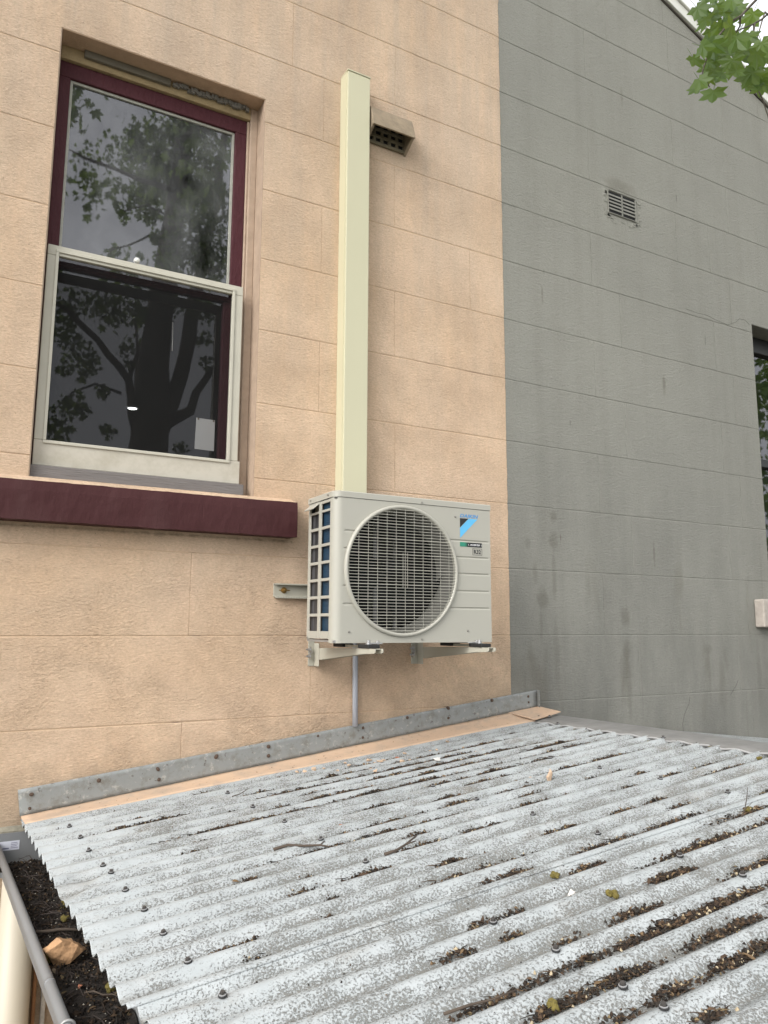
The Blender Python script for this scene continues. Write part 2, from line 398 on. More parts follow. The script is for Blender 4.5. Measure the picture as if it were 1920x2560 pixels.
# ------------------------------------------------------------------ scored render blocks
def noff(a, b): return mnoise.noise(Vector((a * 7.3, b * 7.3, 3.1)))
def block_mesh(name, poly, flush, mat, off, y0=0.0, gap=0.0006, bev=0.0034, depth=0.0026):
    """poly: list of (x,z) counter-clockwise seen from -Y; flush(i): edge i has no groove"""
    n = len(poly); outer = []
    pts = []; nor = []
    def inward(a, b):
        dx, dz = b[0] - a[0], b[1] - a[1]; L = math.hypot(dx, dz) or 1
        return (-dz / L, dx / L)
    for i in range(n):
        a, b = poly[i], poly[(i + 1) % n]; pr = poly[i - 1]
        n0 = inward(pr, a); n1 = inward(a, b)
        gg = lambda p, q: 0.0 if flush(p, q) else (0.55 if abs(p[0] - q[0]) < 1e-6 else 1.0)
        g0 = gg(pr, a); g1 = gg(a, b)
        det = n0[0] * n1[1] - n0[1] * n1[0]
        if abs(det) < 1e-4: v = (n1[0] * g1, n1[1] * g1)
        else: v = ((g0 * n1[1] - g1 * n0[1]) / det, (g1 * n0[0] - g0 * n1[0]) / det)
        pts.append(a); nor.append(v)
        L = math.hypot(b[0] - a[0], b[1] - a[1]); k = max(1, int(L / 0.07))
        for j in range(1, k):
            t = j / k; pts.append((a[0] + (b[0] - a[0]) * t, a[1] + (b[1] - a[1]) * t)); nor.append((n1[0] * g1, n1[1] * g1))
    m = len(pts); vs = []
    for (x, z), v in zip(pts, nor):
        w = max(0.0001, gap * (1 + 1.6 * noff(x, z))); vs.append((x + v[0] * w, y0 + depth, z + v[1] * w))
    for (x, z), v in zip(pts, nor):
        w = gap + bev * (1 + .7 * noff(x + 5, z)); vs.append((x + v[0] * w, y0, z + v[1] * w))
    fs = [(i, (i + 1) % m, m + (i + 1) % m, m + i) for i in range(m)]
    fs.append(tuple(m + i for i in range(m)))
    me = bpy.data.meshes.new(name)
    me.from_pydata([(a - off.x, b - off.y, c - off.z) for a, b, c in vs], [], fs); me.materials.append(mat); me.update()
    return me
def cut(r, h):
    x0, x1, z0, z1 = r; a0, a1, b0, b1 = h
    if a1 <= x0 or a0 >= x1 or b1 <= z0 or b0 >= z1: return [[(x0, z0), (x1, z0), (x1, z1), (x0, z1)]]
    if b0 <= z0 and b1 >= z1:
        out = []
        if a0 > x0: out.append([(x0, z0), (a0, z0), (a0, z1), (x0, z1)])
        if a1 < x1: out.append([(a1, z0), (x1, z0), (x1, z1), (a1, z1)])
        return out
    if b0 <= z0:      # hole eats the lower part
        p = [(x0, z1)]
        if a0 > x0: p += [(x0, z0), (a0, z0), (a0, b1)]
        else: p += [(x0, b1)]
        if a1 < x1: p += [(a1, b1), (a1, z0), (x1, z0)]
        else: p += [(x1, b1)]
        return [p + [(x1, z1)]]
    p = [(x0, z0), (x1, z0)]
    if a1 < x1: p += [(x1, z1), (a1, z1), (a1, b0)]
    else: p += [(x1, b0)]
    if a0 > x0: p += [(a0, b0), (a0, z1), (x0, z1)]
    else: p += [(x0, b0)]
    return [p]
def clip(poly, x0, z0, s):      # keep below the line z = z0 + s (x - x0)
    out = []
    f = lambda p: z0 + s * (p[0] - x0) - p[1]
    for i in range(len(poly)):
        a, b = poly[i], poly[(i + 1) % len(poly)]; fa, fb = f(a), f(b)
        if fa >= 0: out.append(a)
        if fa * fb < 0:
            t = fa / (fa - fb); out.append((a[0] + (b[0] - a[0]) * t, a[1] + (b[1] - a[1]) * t))
    return out
CH = 0.3135; ZB = -0.354
BX = 2.300                                    # the line where one paint meets the other
WIN = (0.195, 1.02, 0.512, 2.262)
GWIN = (4.275, 5.25, 0.165, 1.900)
JOINTS = {-3: [0.79, 1.68, 2.9], -2: [0.3, 1.28, 3.1], -1: [0.769, 1.60, 2.91, 4.05], 0: [-0.5, 1.282, 3.145, 3.946], 1: [-0.5, 0.779, 1.667, 2.911, 4.054],
          2: [-0.6, 1.29, 3.136, 3.929], 3: [-0.3, 1.672, 2.909, 4.06], 4: [-0.6, 1.296, 3.124, 3.92], 5: [-0.3, 1.668, 2.911, 4.06],
          6: [-0.6, 1.296, 2.095, 3.119, 3.909], 7: [-0.3, 1.666, 2.913, 4.08], 8: [-0.6, 1.296, 3.614, 3.908], 9: [-0.4, 1.139, 1.668, 2.922, 4.107],
          10: [-0.6, 3.623, 4.6], 11: [-0.4, 2.92, 4.116], 12: [0.6, 3.10, 3.629, 4.5], 13: [1.1, 2.9, 3.6, 4.3], 14: [0.7, 3.1, 3.7]}
def build_blocks(parent, mat, xa, xb, hole, rake, y0):
    off = base_of(parent)
    def flush(a, b):
        if abs(a[0] - b[0]) < 1e-5 and abs(a[0] - BX) < 1e-4: return True
        x0, x1, z0, z1 = hole; e = 1e-4
        on = lambda p: (abs(p[0] - x0) < e or abs(p[0] - x1) < e) and z0 - e <= p[1] <= z1 + e or (abs(p[1] - z0) < e or abs(p[1] - z1) < e) and x0 - e <= p[0] <= x1 + e
        if on(a) and on(b): return True
        return False
    for k in sorted(JOINTS):
        z0 = ZB + k * CH; z1 = z0 + CH
        xs = [xa] + [x for x in JOINTS[k] if xa + 0.02 < x < xb - 0.02] + [xb]
        for a, b in zip(xs[:-1], xs[1:]):
            for poly in cut((a, b, z0, z1), hole):
                if rake: poly = clip(poly, *rake)
                if len(poly) < 3: continue
                me = block_mesh('render_block', poly, flush, mat, off, y0)
                o = bpy.data.objects.new('render_block', me); COL.objects.link(o); o.parent = parent

def wall_body(parent, name, mat, xa, xb, za, zb, hole, y0, y1, rake=None):
    w = MB(); x0, x1, z0, z1 = hole
    if rake:
        top = lambda x: rake[1] + rake[2] * (x - rake[0]) - 0.004
        def pris(a, b, zl, zr0, zr1):
            w.add([(a, y0, zl), (b, y0, zl), (b, y0, zr1), (a, y0, zr0), (a, y1, zl), (b, y1, zl), (b, y1, zr1), (a, y1, zr0)],
                  [(0, 1, 2, 3), (5, 4, 7, 6), (1, 5, 6, 2), (4, 0, 3, 7), (3, 2, 6, 7), (4, 5, 1, 0)])
        pris(xa, x0, za, top(xa), top(x0)); pris(x0, x1, z1, top(x0), top(x1)); w.box(x0, x1, y0, y1, za, z0)
        pris(x1, xb, za, top(x1), top(xb))
    else:
        w.box(xa, x0, y0, y1, za, zb); w.box(x1, xb, y0, y1, za, zb); w.box(x0, x1, y0, y1, za, z0); w.box(x0, x1, y0, y1, z1, zb)
    return part(name, w, mat, parent)

# ================================================================== peach building
peach = thing('peach_building', 'peach painted rendered building with sash window, scored into blocks', 'building', (0.6, 0.1, -CZ))
wall_body(peach, 'wall', M['joint_p'], -1.2, BX, -CZ, 4.04, WIN, 0.0020, 0.24)
build_blocks(peach, M['peach'], -1.2, BX, WIN, None, 0.0)
# plain render below the scored part
lw = MB(); lw.box(-1.2, BX, 0.001, 0.0019, -CZ, ZB - 3 * CH - 0.003); part('lower_wall', lw, M['peach'], peach)
# reveal linings (render returned into the opening)
rv = MB()
rv.box(1.0165, 1.0215, 0.002, 0.10, 0.50, 2.2615); rv.box(0.1935, 0.1985, 0.002, 0.10, 0.50, 2.2615)
part('window_reveal', rv, M['beadpeach'], peach)
rs = MB(); rs.box(0.199, 1.016, 0.002, 0.10, 2.2585, 2.2635); part('window_soffit', rs, M['soffit'], peach)
room = MB()
X0, X1, Y0, Y1, Z0, Z1 = -1.1, 3.2, 0.26, 9.0, -0.45, 2.55
room.add([(X0, Y0, Z0), (X1, Y0, Z0), (X1, Y1, Z0), (X0, Y1, Z0), (X0, Y0, Z1), (X1, Y0, Z1), (X1, Y1, Z1), (X0, Y1, Z1)],
         [(0, 1, 2, 3), (7, 6, 5, 4), (3, 2, 6, 7), (0, 3, 7, 4), (2, 1, 5, 6)])
room.box(X0, WIN[0], 0.245, 0.26, Z0, Z1); room.box(WIN[1], X1, 0.245, 0.26, Z0, Z1); room.box(WIN[0], WIN[1], 0.245, 0.26, Z0, WIN[2]); room.box(WIN[0], WIN[1], 0.245, 0.26, WIN[3], Z1)
part('room_interior', room, M['room'], peach)

# --- sash window
win = bpy.data.objects.new('sash_window', None); COL.objects.link(win); win.parent = peach; win.empty_display_size = 0.1
win['label'] = 'sash window with burgundy upper sash and cream flyscreen below'
def wpart(name, mat, *boxes, bevel=0.0, smooth=False):
    mb = MB()
    for b in boxes: mb.box(*b)
    return part(name, mb, mat, win, bevel=bevel, seg=2, smooth=smooth)
# box frame / stop beads
wpart('frame_bead', M['beadpeach'], (0.984, 1.0162, 0.085, 0.20, 0.52, 2.258), bevel=0.003)
wpart('frame_bead', M['beadpeach'], (0.974, 0.9838, 0.097, 0.20, 0.52, 2.20), bevel=0.003)
wpart('frame_bead', M['beadpeach'], (0.1987, 0.206, 0.085, 0.20, 0.52, 2.258))
wpart('head_strip', M['oldstrip'], (0.2062, 0.9838, 0.088, 0.20, 2.203, 2.2582), bevel=0.002)
wpart('head_batten', plain('grey_batten', (0.13, 0.115, 0.085), 0.8, var=0.3, scale=20), (0.29, 0.63, 0.072, 0.0878, 2.228, 2.2582), bevel=0.002)
hm = MB()
for i in range(26):
    x = 0.64 + 0.33 * i / 26; hm.obox((x + 0.006, 0.079 + random.uniform(-.004, .004), 2.243 + random.uniform(-.006, .006)), Vector((0.008, 0.002, random.uniform(-.002, .002))), Vector((0, 0.006, 0)), Vector((0, 0, random.uniform(.006, .012))))
pk_ = part('crumbling_packing', hm, plain('crumbled_packing', (0.17, 0.16, 0.14), 0.9, var=0.6, scale=90), win); pk_['kind'] = 'stuff'
# upper sash
US = 0.104
wpart('top_rail', M['burg'], (0.207, 0.9735, US, US + 0.04, 2.137, 2.2025), bevel=0.003)
wpart('stile', M['burg'], (0.207, 0.249, US, US + 0.04, 1.40, 2.1365), bevel=0.003)
wpart('stile', M['burg'], (0.9225, 0.9735, US, US + 0.04, 1.40, 2.1365), bevel=0.003)
pt = MB(); pt.box(0.2493, 0.259, US + 0.012, US + 0.022, 1.42, 2.1363); pt.box(0.2593, 0.9222, US + 0.012, US + 0.022, 2.1265, 2.1363); pt.box(0.9125, 0.9222, US + 0.012, US + 0.022, 1.42, 2.1262)
part('putty_line', pt, M['putty'], win)
pane = MB(); pane.add([(0.2485, US + 0.02, 1.38), (0.923, US + 0.02, 1.38), (0.923, US + 0.02, 2.138), (0.2485, US + 0.02, 2.138)], [(0, 1, 2, 3)])
part('upper_pane', pane, M['glass_up'], win)
# lower sash
LS = 0.15
wpart('meeting_rail', M['burg'], (0.207, 0.9735, LS, LS + 0.04, 1.372, 1.412), bevel=0.003)
wpart('lower_stile', M['burg'], (0.207, 0.252, LS, LS + 0.04, 0.60, 1.3715), bevel=0.003)
wpart('lower_stile', M['burg'], (0.9115, 0.9735, LS, LS + 0.04, 0.60, 1.3715), bevel=0.003)
wpart('bottom_rail', M['burg'], (0.207, 0.9735, LS, LS + 0.04, 0.53, 0.5995), bevel=0.003)
pane = MB(); pane.add([(0.25, LS + 0.02, 0.598), (0.913, LS + 0.02, 0.598), (0.913, LS + 0.02, 1.373), (0.25, LS + 0.02, 1.373)], [(0, 1, 2, 3)])
part('lower_pane', pane, M['glass_lo'], win)
# flyscreen
FS = 0.045
wpart('screen_stile', M['cream_alu'], (0.2072, 0.246, FS, FS + 0.02, 0.6575, 1.3625), bevel=0.002)
wpart('screen_stile', M['cream_alu'], (0.918, 0.962, FS, FS + 0.02, 0.6575, 1.3625), bevel=0.002)
wpart('screen_top_rail', M['cream_alu'], (0.2072, 0.962, FS, FS + 0.02, 1.363, 1.402), bevel=0.002)
wpart('screen_bottom_rail', M['cream_bot'], (0.2072, 0.972, FS, FS + 0.02, 0.5635, 0.657), bevel=0.002)
for b in ((0.236, 0.247, FS - 0.006, FS - 0.0003, 0.657, 1.374), (0.9165, 0.928, FS - 0.006, FS - 0.0003, 0.657, 1.374), (0.236, 0.928, FS - 0.006, FS - 0.0003, 0.645, 0.6567), (0.236, 0.928, FS - 0.006, FS - 0.0003, 1.3743, 1.385)):
    wpart('screen_bead', M['cream_alu'], b, bevel=0.0015)
mesh = MB(); mesh.add([(0.24, FS + 0.012, 0.65), (0.925, FS + 0.012, 0.65), (0.925, FS + 0.012, 1.37), (0.24, FS + 0.012, 1.37)], [(0, 1, 2, 3)])
part('insect_mesh', mesh, M['screen'], win)
kb = MB(); kb.lathe([(0.0, -0.014), (0.008, -0.012), (0.012, -0.005), (0.0125, 0.002), (0.009, 0.009), (0.005, 0.012), (0.005, 0.06)], (0.533, 0.078, 1.428), 'Y', 16)
part('sash_knob', kb, M['white'], win, smooth=True)
wpart('sub_sill', M['timber'], (0.199, 0.984, 0.022, 0.15, 0.511, 0.5595), bevel=0.003)

# --- sill: slab with a weathered top
sl = MB(); NX = 60
def sill_pt(u, v):
    x = 0.03 + (1.177 - 0.03) * u
    prof = [(0.0, 0.350), (-0.080, 0.348), (-0.0815, 0.40), (-0.0812, 0.45), (-0.078, 0.487), (0.0, 0.5115)]
    i = min(len(prof) - 1, int(round(v * (len(prof) - 1)))); y, z = prof[i]
    w = 0.0035 * mnoise.noise(Vector((x * 9, z * 5, 1))) + 0.0018 * mnoise.noise(Vector((x * 31, z * 31, 4)))
    if i in (0, 5): w = 0
    return (x, y + (w if i in (2, 3) else w * 0.6), z + (w if i in (1, 4) else 0))
sl.grid(sill_pt, NX, 5)
nn = NX + 1
sl.f.append(tuple(j * nn + NX for j in range(6))); sl.m.append(0)
sl.f.append(tuple(j * nn for j in range(5, -1, -1))); sl.m.append(0)
sl.m = [1 if (NX * 4 <= i < NX * 5) else 0 for i in range(len(sl.f))]
part('window_sill', sl, [M['sill'], M['peach']], peach, label='thick burgundy painted stone sill')

# --- hooded air brick
av = bpy.data.objects.new('air_brick', None); COL.objects.link(av); av.parent = peach; av.empty_display_size = 0.05
av['label'] = 'terracotta air brick under a projecting hood'
M['terra'] = plain('dirty_terracotta', (0.235, 0.185, 0.125), 0.85, var=0.45, scale=24, bump=0.002, bscale=90)
M['terra_d'] = plain('sooty_terracotta', (0.13, 0.11, 0.07), 0.9, var=0.4, scale=40)
M['black'] = plain('void_black', (0.006, 0.006, 0.006), 0.9)
ax0, ax1, az0, az1 = 1.43, 1.714, 2.232, 2.375
mb = MB(); mb.box(ax0, ax1, -0.0012, 0.003, az0, az1); part('cavity', mb, M['black'], av)
ncol, nrow = 7, 4
for i in range(ncol + 1):
    x = ax0 + (ax1 - ax0) * i / ncol; mb = MB(); mb.box(x - 0.0085, x + 0.0085, -0.012, -0.0015, az0 + .002, az1); part('lattice_bar', mb, M['terra_d'], av, bevel=0.003)
for j in range(nrow + 1):
    z = az0 + (az1 - az0) * j / nrow; mb = MB(); mb.box(ax0 - 0.006, ax1 + 0.006, -0.014, -0.0017, z - 0.008, z + 0.008); part('lattice_bar', mb, M['terra_d'], av, bevel=0.003)
hd = MB()   # hood: sloping slab with returned cheeks
prof = [(-0.001, 2.392), (-0.030, 2.388), (-0.060, 2.368), (-0.078, 2.318), (-0.092, 2.262), (-0.082, 2.262), (-0.066, 2.315), (-0.050, 2.355), (-0.022, 2.372), (-0.001, 2.374)]
hx0, hx1 = 1.503, 1.728; n = len(prof)
hd.add([(hx0, y, z) for y, z in prof] + [(hx1, y, z) for y, z in prof],
       [(i, (i + 1) % n, n + (i + 1) % n, n + i) for i in range(n)] + [tuple(range(n - 1, -1, -1)), tuple(range(n, 2 * n))])
part('hood', hd, M['terra'], av, bevel=0.003, seg=2)
for x in (hx0 + 0.001, hx1 - 0.015):
    ck = MB(); cp = [(-0.0015, 2.37), (-0.05, 2.352), (-0.081, 2.264), (-0.072, 2.258), (-0.0015, 2.215)]; m_ = len(cp)
    ck.add([(x, y, z) for y, z in cp] + [(x + 0.013, y, z) for y, z in cp], [((i + 1) % m_, i, m_ + i, m_ + (i + 1) % m_) for i in range(m_)] + [tuple(range(m_)), tuple(range(2 * m_ - 1, m_ - 1, -1))])
    part('hood_cheek', ck, M['terra'], av, bevel=0.002)

# ================================================================== grey building
grey = thing('grey_building', 'grey painted rendered gable wall with sloping roof edge, scored into blocks', 'building', (3.8, 0.1, -CZ))
RAKE = (3.597, 3.897, -0.369)
wall_body(grey, 'wall', M['joint_g'], BX, 6.6, -CZ, 4.2, GWIN, 0.0040, 0.24, RAKE)
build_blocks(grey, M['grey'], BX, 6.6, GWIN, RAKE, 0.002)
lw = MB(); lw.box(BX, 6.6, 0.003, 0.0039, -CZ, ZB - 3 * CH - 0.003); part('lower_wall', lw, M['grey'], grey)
M['barge'] = plain('cream_barge_paint', (0.62, 0.62, 0.57), 0.5, var=0.1, scale=8)
M['barge_shadow'] = plain('rake_shadow_paint', (0.06, 0.05, 0.042), 0.8, var=0.3)
def rake_bar(name, mat, d0, d1, y0, y1, xa=BX - 0.3, xb=6.9):
    mb = MB(); L = math.hypot(1, RAKE[2]); nx, nz = -RAKE[2] / L, 1 / L
    vs = []
    for y in (y0, y1):
        for x, d in ((xa, d0), (xb, d0), (xb, d1), (xa, d1)):
            z = RAKE[1] + RAKE[2] * (x - RAKE[0]); vs.append((x + nx * d, y, z + nz * d))
    mb.add(vs, [(0, 1, 2, 3), (5, 4, 7, 6), (1, 5, 6, 2), (4, 0, 3, 7), (3, 2, 6, 7), (4, 5, 1, 0)])
    return part(name, mb, mat, grey, bevel=0.002)
rake_bar('rake_shadow_strip', M['barge_shadow'], -0.003, 0.010, -0.006, 0.12)  # dark strip painting the shadow line under the barge board
rake_bar('barge_board', M['barge'], 0.0102, 0.078, -0.020, 0.05)
rake_bar('roof_sheet_edge', M['barge'], 0.0783, 0.095, -0.034, 1.2)
# louvred vent
gv = bpy.data.objects.new('louvre_vent', None); COL.objects.link(gv); gv.parent = grey; gv.empty_display_size = 0.05
gv['label'] = 'small grey louvred wall vent'
M['vent'] = plain('vent_paint', (0.17, 0.168, 0.145), 0.7, var=0.25, scale=40)
vx0, vx1, vz0, vz1 = 3.063, 3.272, 2.318, 2.448
mb = MB(); mb.box(vx0 + .003, vx1 - .003, 0.0005, 0.0015, vz0 + .003, vz1 - .003); part('cavity', mb, M['black'], gv)
for b in ((vx0 - .008, vx0, -0.004, 0.0018, vz0 - .01, vz1 + .01), (vx1, vx1 + .010, -0.004, 0.0018, vz0 - .01, vz1 + .01), (vx0 + .0003, vx1 - .0003, -0.004, 0.0018, vz1, vz1 + .009), (vx0 + .0003, vx1 - .0003, -0.004, 0.0018, vz0 - .009, vz0)):
    mb = MB(); mb.box(*b); part('vent_frame', mb, M['vent'], gv, bevel=0.003)
mb = MB(); mb.box((vx0 + vx1) / 2 - .006, (vx0 + vx1) / 2 + .006, -0.003, 0.0004, vz0, vz1); part('vent_mullion', mb, M['vent'], gv, bevel=.002)
for i in range(1, 6):
    z = vz0 + (vz1 - vz0) * i / 6.2
    for a, b in ((vx0 + .001, (vx0 + vx1) / 2 - .0062), ((vx0 + vx1) / 2 + .0062, vx1 - .001)):
        mb = MB(); mb.add([(a, -.003, z - .004), (b, -.003, z - .004), (b, -.003, z), (a, -.003, z), (a, 0.0003, z + .004), (b, 0.0003, z + .004), (b, 0.0003, z + .009), (a, 0.0003, z + .009)],
                          [(0, 1, 2, 3), (5, 4, 7, 6), (1, 5, 6, 2), (4, 0, 3, 7), (3, 2, 6, 7), (4, 5, 1, 0)]); part('louvre', mb, M['vent'], gv)
ptm = MB()
for i in range(40):
    a = i / 40 * 2 * PI
    x = 3.168 + 0.135 * math.copysign(abs(math.cos(a)) ** .5, math.cos(a)) + random.uniform(-.012, .012); z = 2.375 + 0.098 * math.copysign(abs(math.sin(a)) ** .5, math.sin(a)) + random.uniform(-.01, .01)
    if math.sin(a) < 0.5: ptm.obox((x, 0.0015, z), Vector((random.uniform(.006, .014), 0, random.uniform(-.003, .003))), Vector((0, .0016, 0)), Vector((random.uniform(-.003, .003), 0, random.uniform(.005, .011))))
o = part('patched_render', ptm, M['grey'], gv, bevel=.0015); o['kind'] = 'stuff'
# window at the right edge
gw = bpy.data.objects.new('dark_window', None); COL.objects.link(gw); gw.parent = grey; gw.empty_display_size = 0.1
gw['label'] = 'dark window at the right edge of the grey wall'
M['darkframe'] = plain('dark_frame_paint', (0.012, 0.013, 0.014), 0.4)
M['reveal_g'] = plain('grey_reveal', (0.16, 0.155, 0.13), 0.8, var=0.3)
for b in ((GWIN[0], GWIN[1], 0.005, 0.13, GWIN[3] - 0.003, GWIN[3] + 0.002), (GWIN[0] - 0.002, GWIN[0] + 0.003, 0.005, 0.13, GWIN[2], GWIN[3] - .0035)):
    mb = MB(); mb.box(*b); part('reveal', mb, M['reveal_g'], gw)
for b in ((GWIN[0] + .004, GWIN[1], 0.13, 0.18, 1.79, GWIN[3] - .004), (GWIN[0] + .004, GWIN[0] + .05, 0.13, 0.18, .2, 1.7895), (4.71, 4.76, 0.13, 0.18, .2, 1.7895), (GWIN[0] + .004, GWIN[1], 0.125, 0.178, 1.02, 1.07)):
    mb = MB(); mb.box(*b); part('frame_bar', mb, M['darkframe'], gw, bevel=.003)
pane = MB(); pane.add([(GWIN[0], .16, .17), (GWIN[1], .16, .17), (GWIN[1], .16, 1.9), (GWIN[0], .16, 1.9)], [(0, 1, 2, 3)]); part('pane', pane, M['glass_lo'], gw)
gr_ = MB(); gr_.add([(4.0, .25, -.3), (6.5, .25, -.3), (6.5, 3.5, -.3), (4.0, 3.5, -.3), (4.0, .25, 2.4), (6.5, .25, 2.4), (6.5, 3.5, 2.4), (4.0, 3.5, 2.4)], [(0, 1, 2, 3), (7, 6, 5, 4), (3, 2, 6, 7), (0, 3, 7, 4), (2, 1, 5, 6)])
part('room_interior', gr_, M['room'], grey)
gs = MB(); gs.box(4.115, 5.45, -0.06, 0.0018, 0.002, 0.165); part('window_sill', gs, plain('worn_stone', (0.36, 0.32, 0.28), 0.8, var=0.35, scale=30, bump=0.005, bscale=30), grey, bevel=0.008, seg=2, label='chipped pale stone sill')
# hairline cracks in the grey render
M['crack'] = plain('crack_dark', (0.045, 0.043, 0.036), 0.9)
for pts in ([(1715, 772), (1745, 783), (1768, 788), (1790, 800), (1820, 812), (1838, 806), (1848, 797), (1862, 800), (1874, 812)], [(1724, 1742), (1722, 1760), (1712, 1785), (1706, 1810), (1708, 1835)], [(1846, 1700), (1840, 1712), (1832, 1728), (1826, 1738)]):
    mb = MB(); mb.tube([at(px + random.uniform(-1, 1), py, 0.0022) for px, py in pts], 0.0011, 4); part('crack', mb, M['crack'], grey)

# ================================================================== cover duct and drain pipe
dct = thing('cover_duct', 'tall cream pipe cover duct rising up the wall from the air conditioner', 'duct', (1.437, 0, 0.3))
M['duct'] = plain('cream_duct_plastic', (0.50, 0.48, 0.335), 0.45, var=0.02, scale=3)
mb = MB(); mb.box(1.381, 1.4945, -0.072, -0.0012, 0.30, 2.493); part('duct_cover', mb, M['duct'], dct, bevel=0.003, seg=2)
mb = MB(); mb.box(1.3785, 1.497, -0.075, -0.0011, 2.4932, 2.5005); part('end_cap', mb, M['duct'], dct, bevel=0.0015)
mb = MB(); mb.box(1.379, 1.3809, -0.060, -0.0013, 0.30, 2.4928); part('duct_base', mb, M['duct'], dct)
drn = MB(); drn.tube([(1.466, -0.06, 0.02), (1.466, -0.035, -0.02), (1.470, -0.017, -0.06), (1.4765, -0.0145, -0.11), (1.477, -0.0145, -0.25), (1.478, -0.0155, -0.408)], 0.0113, 14)
solo('drain_pipe', drn, plain('grey_conduit', (0.34, 0.36, 0.40), 0.4), 'thin grey drain pipe running down the wall below the air conditioner', 'pipe', smooth=True, loc=(1.477, -0.0145, -0.408))

# ================================================================== air conditioner
AX0, AX1, AY0, AY1, AZ0, AZ1 = 1.190, 1.891, -0.160, -0.400, -0.060, 0.493
AC = thing('air_conditioner', 'cream outdoor air conditioner unit with round fan grille on wall brackets', 'air conditioner', (1.54, -0.28, AZ0))
K = 0.98619
RCX, RCZ, RR = 1.478, 0.208, 0.249
M['ac'] = plain('ac_enamel', (0.365, 0.355, 0.305), 0.42, var=0.03, scale=6)
M['ac_dark'] = plain('ac_inside', (0.02, 0.02, 0.021), 0.6)
LIDZ = 0.469
rad = 0.032
Lside = 0.008           # width of the panel returned on the left side
arc = rad * PI / 2
grooves = [(0.342 * K, 1.62, 1.904 * K), (0.275 * K, 1.62, 1.904 * K), (0.208 * K, 1.62, 1.904 * K), (0.139 * K, 1.62, 1.904 * K), (0.071 * K, 1.62, 1.904 * K),
           (0.350 * K, 1.251 * K, 1.34), (0.284 * K, 1.249 * K, 1.34), (0.146 * K, 1.249 * K, 1.34), (0.079 * K, 1.249 * K, 1.34)]
dimples = [(1.775 * K - .045, 0.436 * K + .004), (1.264 * K + .02, 0.436 * K), (1.27 * K, -0.022), (1.775 * K - .04, -0.018)]
def panel_pt(sv, z):
    # sv along the panel: 0 at the seam on the side, then the corner arc, then the front
    if sv < 0: return (AX0, AY1 + rad - sv, z)
    if sv < arc:
        a = sv / rad; return (AX0 + rad - rad * math.cos(a), AY1 + rad - rad * math.sin(a), z)
    x = AX0 + rad + (sv - arc); y = AY1
    for gz, ga, gb in grooves:
        if ga - .004 < x < gb + .004:
            e = min(1, (x - ga + .004) / .004, (gb + .004 - x) / .004)
            t = (z - gz) / 0.0055
            if abs(t) < 1: y += 0.0034 * e * (0.5 + 0.5 * math.cos(t * PI))
    return (x, y, z)
ns_side = [-Lside * (1 - i / 4) + 0.0 for i in range(4)]
ns_arc = [arc * i / 10 for i in range(10)]
front_len = AX1 - AX0 - rad
ns_front = [arc + front_len * i / 190 for i in range(191)]
S = ns_side + ns_arc + ns_front
zs = [AZ0 - 0.002 + (LIDZ - 0.0015 - AZ0 + 0.002) * j / 420 for j in range(421)]
pm = MB(); pm.v = [panel_pt(a, z) for z in zs for a in S]
w_ = len(S)
for j in range(420):
    for i in range(w_ - 1):
        a = j * w_ + i; v0 = pm.v[a]; v1 = pm.v[a + w_ + 1]
        cx, cz = (v0[0] + v1[0]) / 2, (v0[2] + v1[2]) / 2
        if v0[1] < AY1 + 0.004 and math.hypot(cx - RCX, cz - RCZ) < RR - 0.012: continue
        pm.f.append((a, a + 1, a + w_ + 1, a + w_)); pm.m.append(0)
part('front_panel', pm, M['ac'], AC, smooth=True)
rp = MB(); rp.box(AX1 - 0.0015, AX1 - 0.0003, AY1 + 0.001, AY0, AZ0, LIDZ - .002); part('right_panel', rp, M['ac'], AC)
# lid
lm = MB(); out = []
pth = [(AX0 - .002, AY0)] + [(AX0 - .002 + rad - rad * math.cos(a), AY1 - .002 + rad - rad * math.sin(a)) for a in [i * PI / 2 / 8 for i in range(9)]] + [(AX1 + .002, AY1 - .002), (AX1 + .002, AY0)]
npth = len(pth)
lv = [(x, y, LIDZ) for x, y in pth] + [(x, y, AZ1 - 0.004) for x, y in pth]
cxl, cyl = (AX0 + AX1) / 2, (AY0 + AY1) / 2
ins = lambda x, y, d: (x + d * (1 if x < cxl else -1), y + d * (1 if y < cyl else -1))
lv += [(*ins(x, y, 0.0025), AZ1 - 0.0008) for x, y in pth] + [(*ins(x, y, 0.007), AZ1) for x, y in pth]
lf = []
for k in range(3):
    for i in range(npth): lf.append((k * npth + i, k * npth + (i + 1) % npth, (k + 1) * npth + (i + 1) % npth, (k + 1) * npth + i))
lf.append(tuple(3 * npth + i for i in range(npth))); lm.add(lv, lf)
part('top_cover', lm, M['ac'], AC)
# inside: liner, coil, base pan
im = MB(); im.box(AX0 + .012, AX1 - .004, AY0 - 0.004, AY0 - 0.001, AZ0 + .01, LIDZ); part('coil_back', im, plain('coil_dark', (0.004, 0.005, 0.006), 0.6), AC)
im = MB(); im.box(1.735, 1.738, AY1 + .012, AY0 - .005, AZ0 + .01, LIDZ); part('partition_plate', im, M['ac_dark'], AC)
im = MB(); im.box(AX0 + .004, AX1 - .004, AY1 + .006, AY0, AZ0 + .001, AZ0 + .008); part('base_pan', im, plain('galvanised', (0.36, 0.36, 0.35), 0.45, 0.6, var=.15, scale=20), AC)
im = MB(); im.box(AX0 + .004, AX1 - .004, AY1 + .006, AY0, LIDZ - .006, LIDZ - .003); part('roof_liner', im, M['ac_dark'], AC)
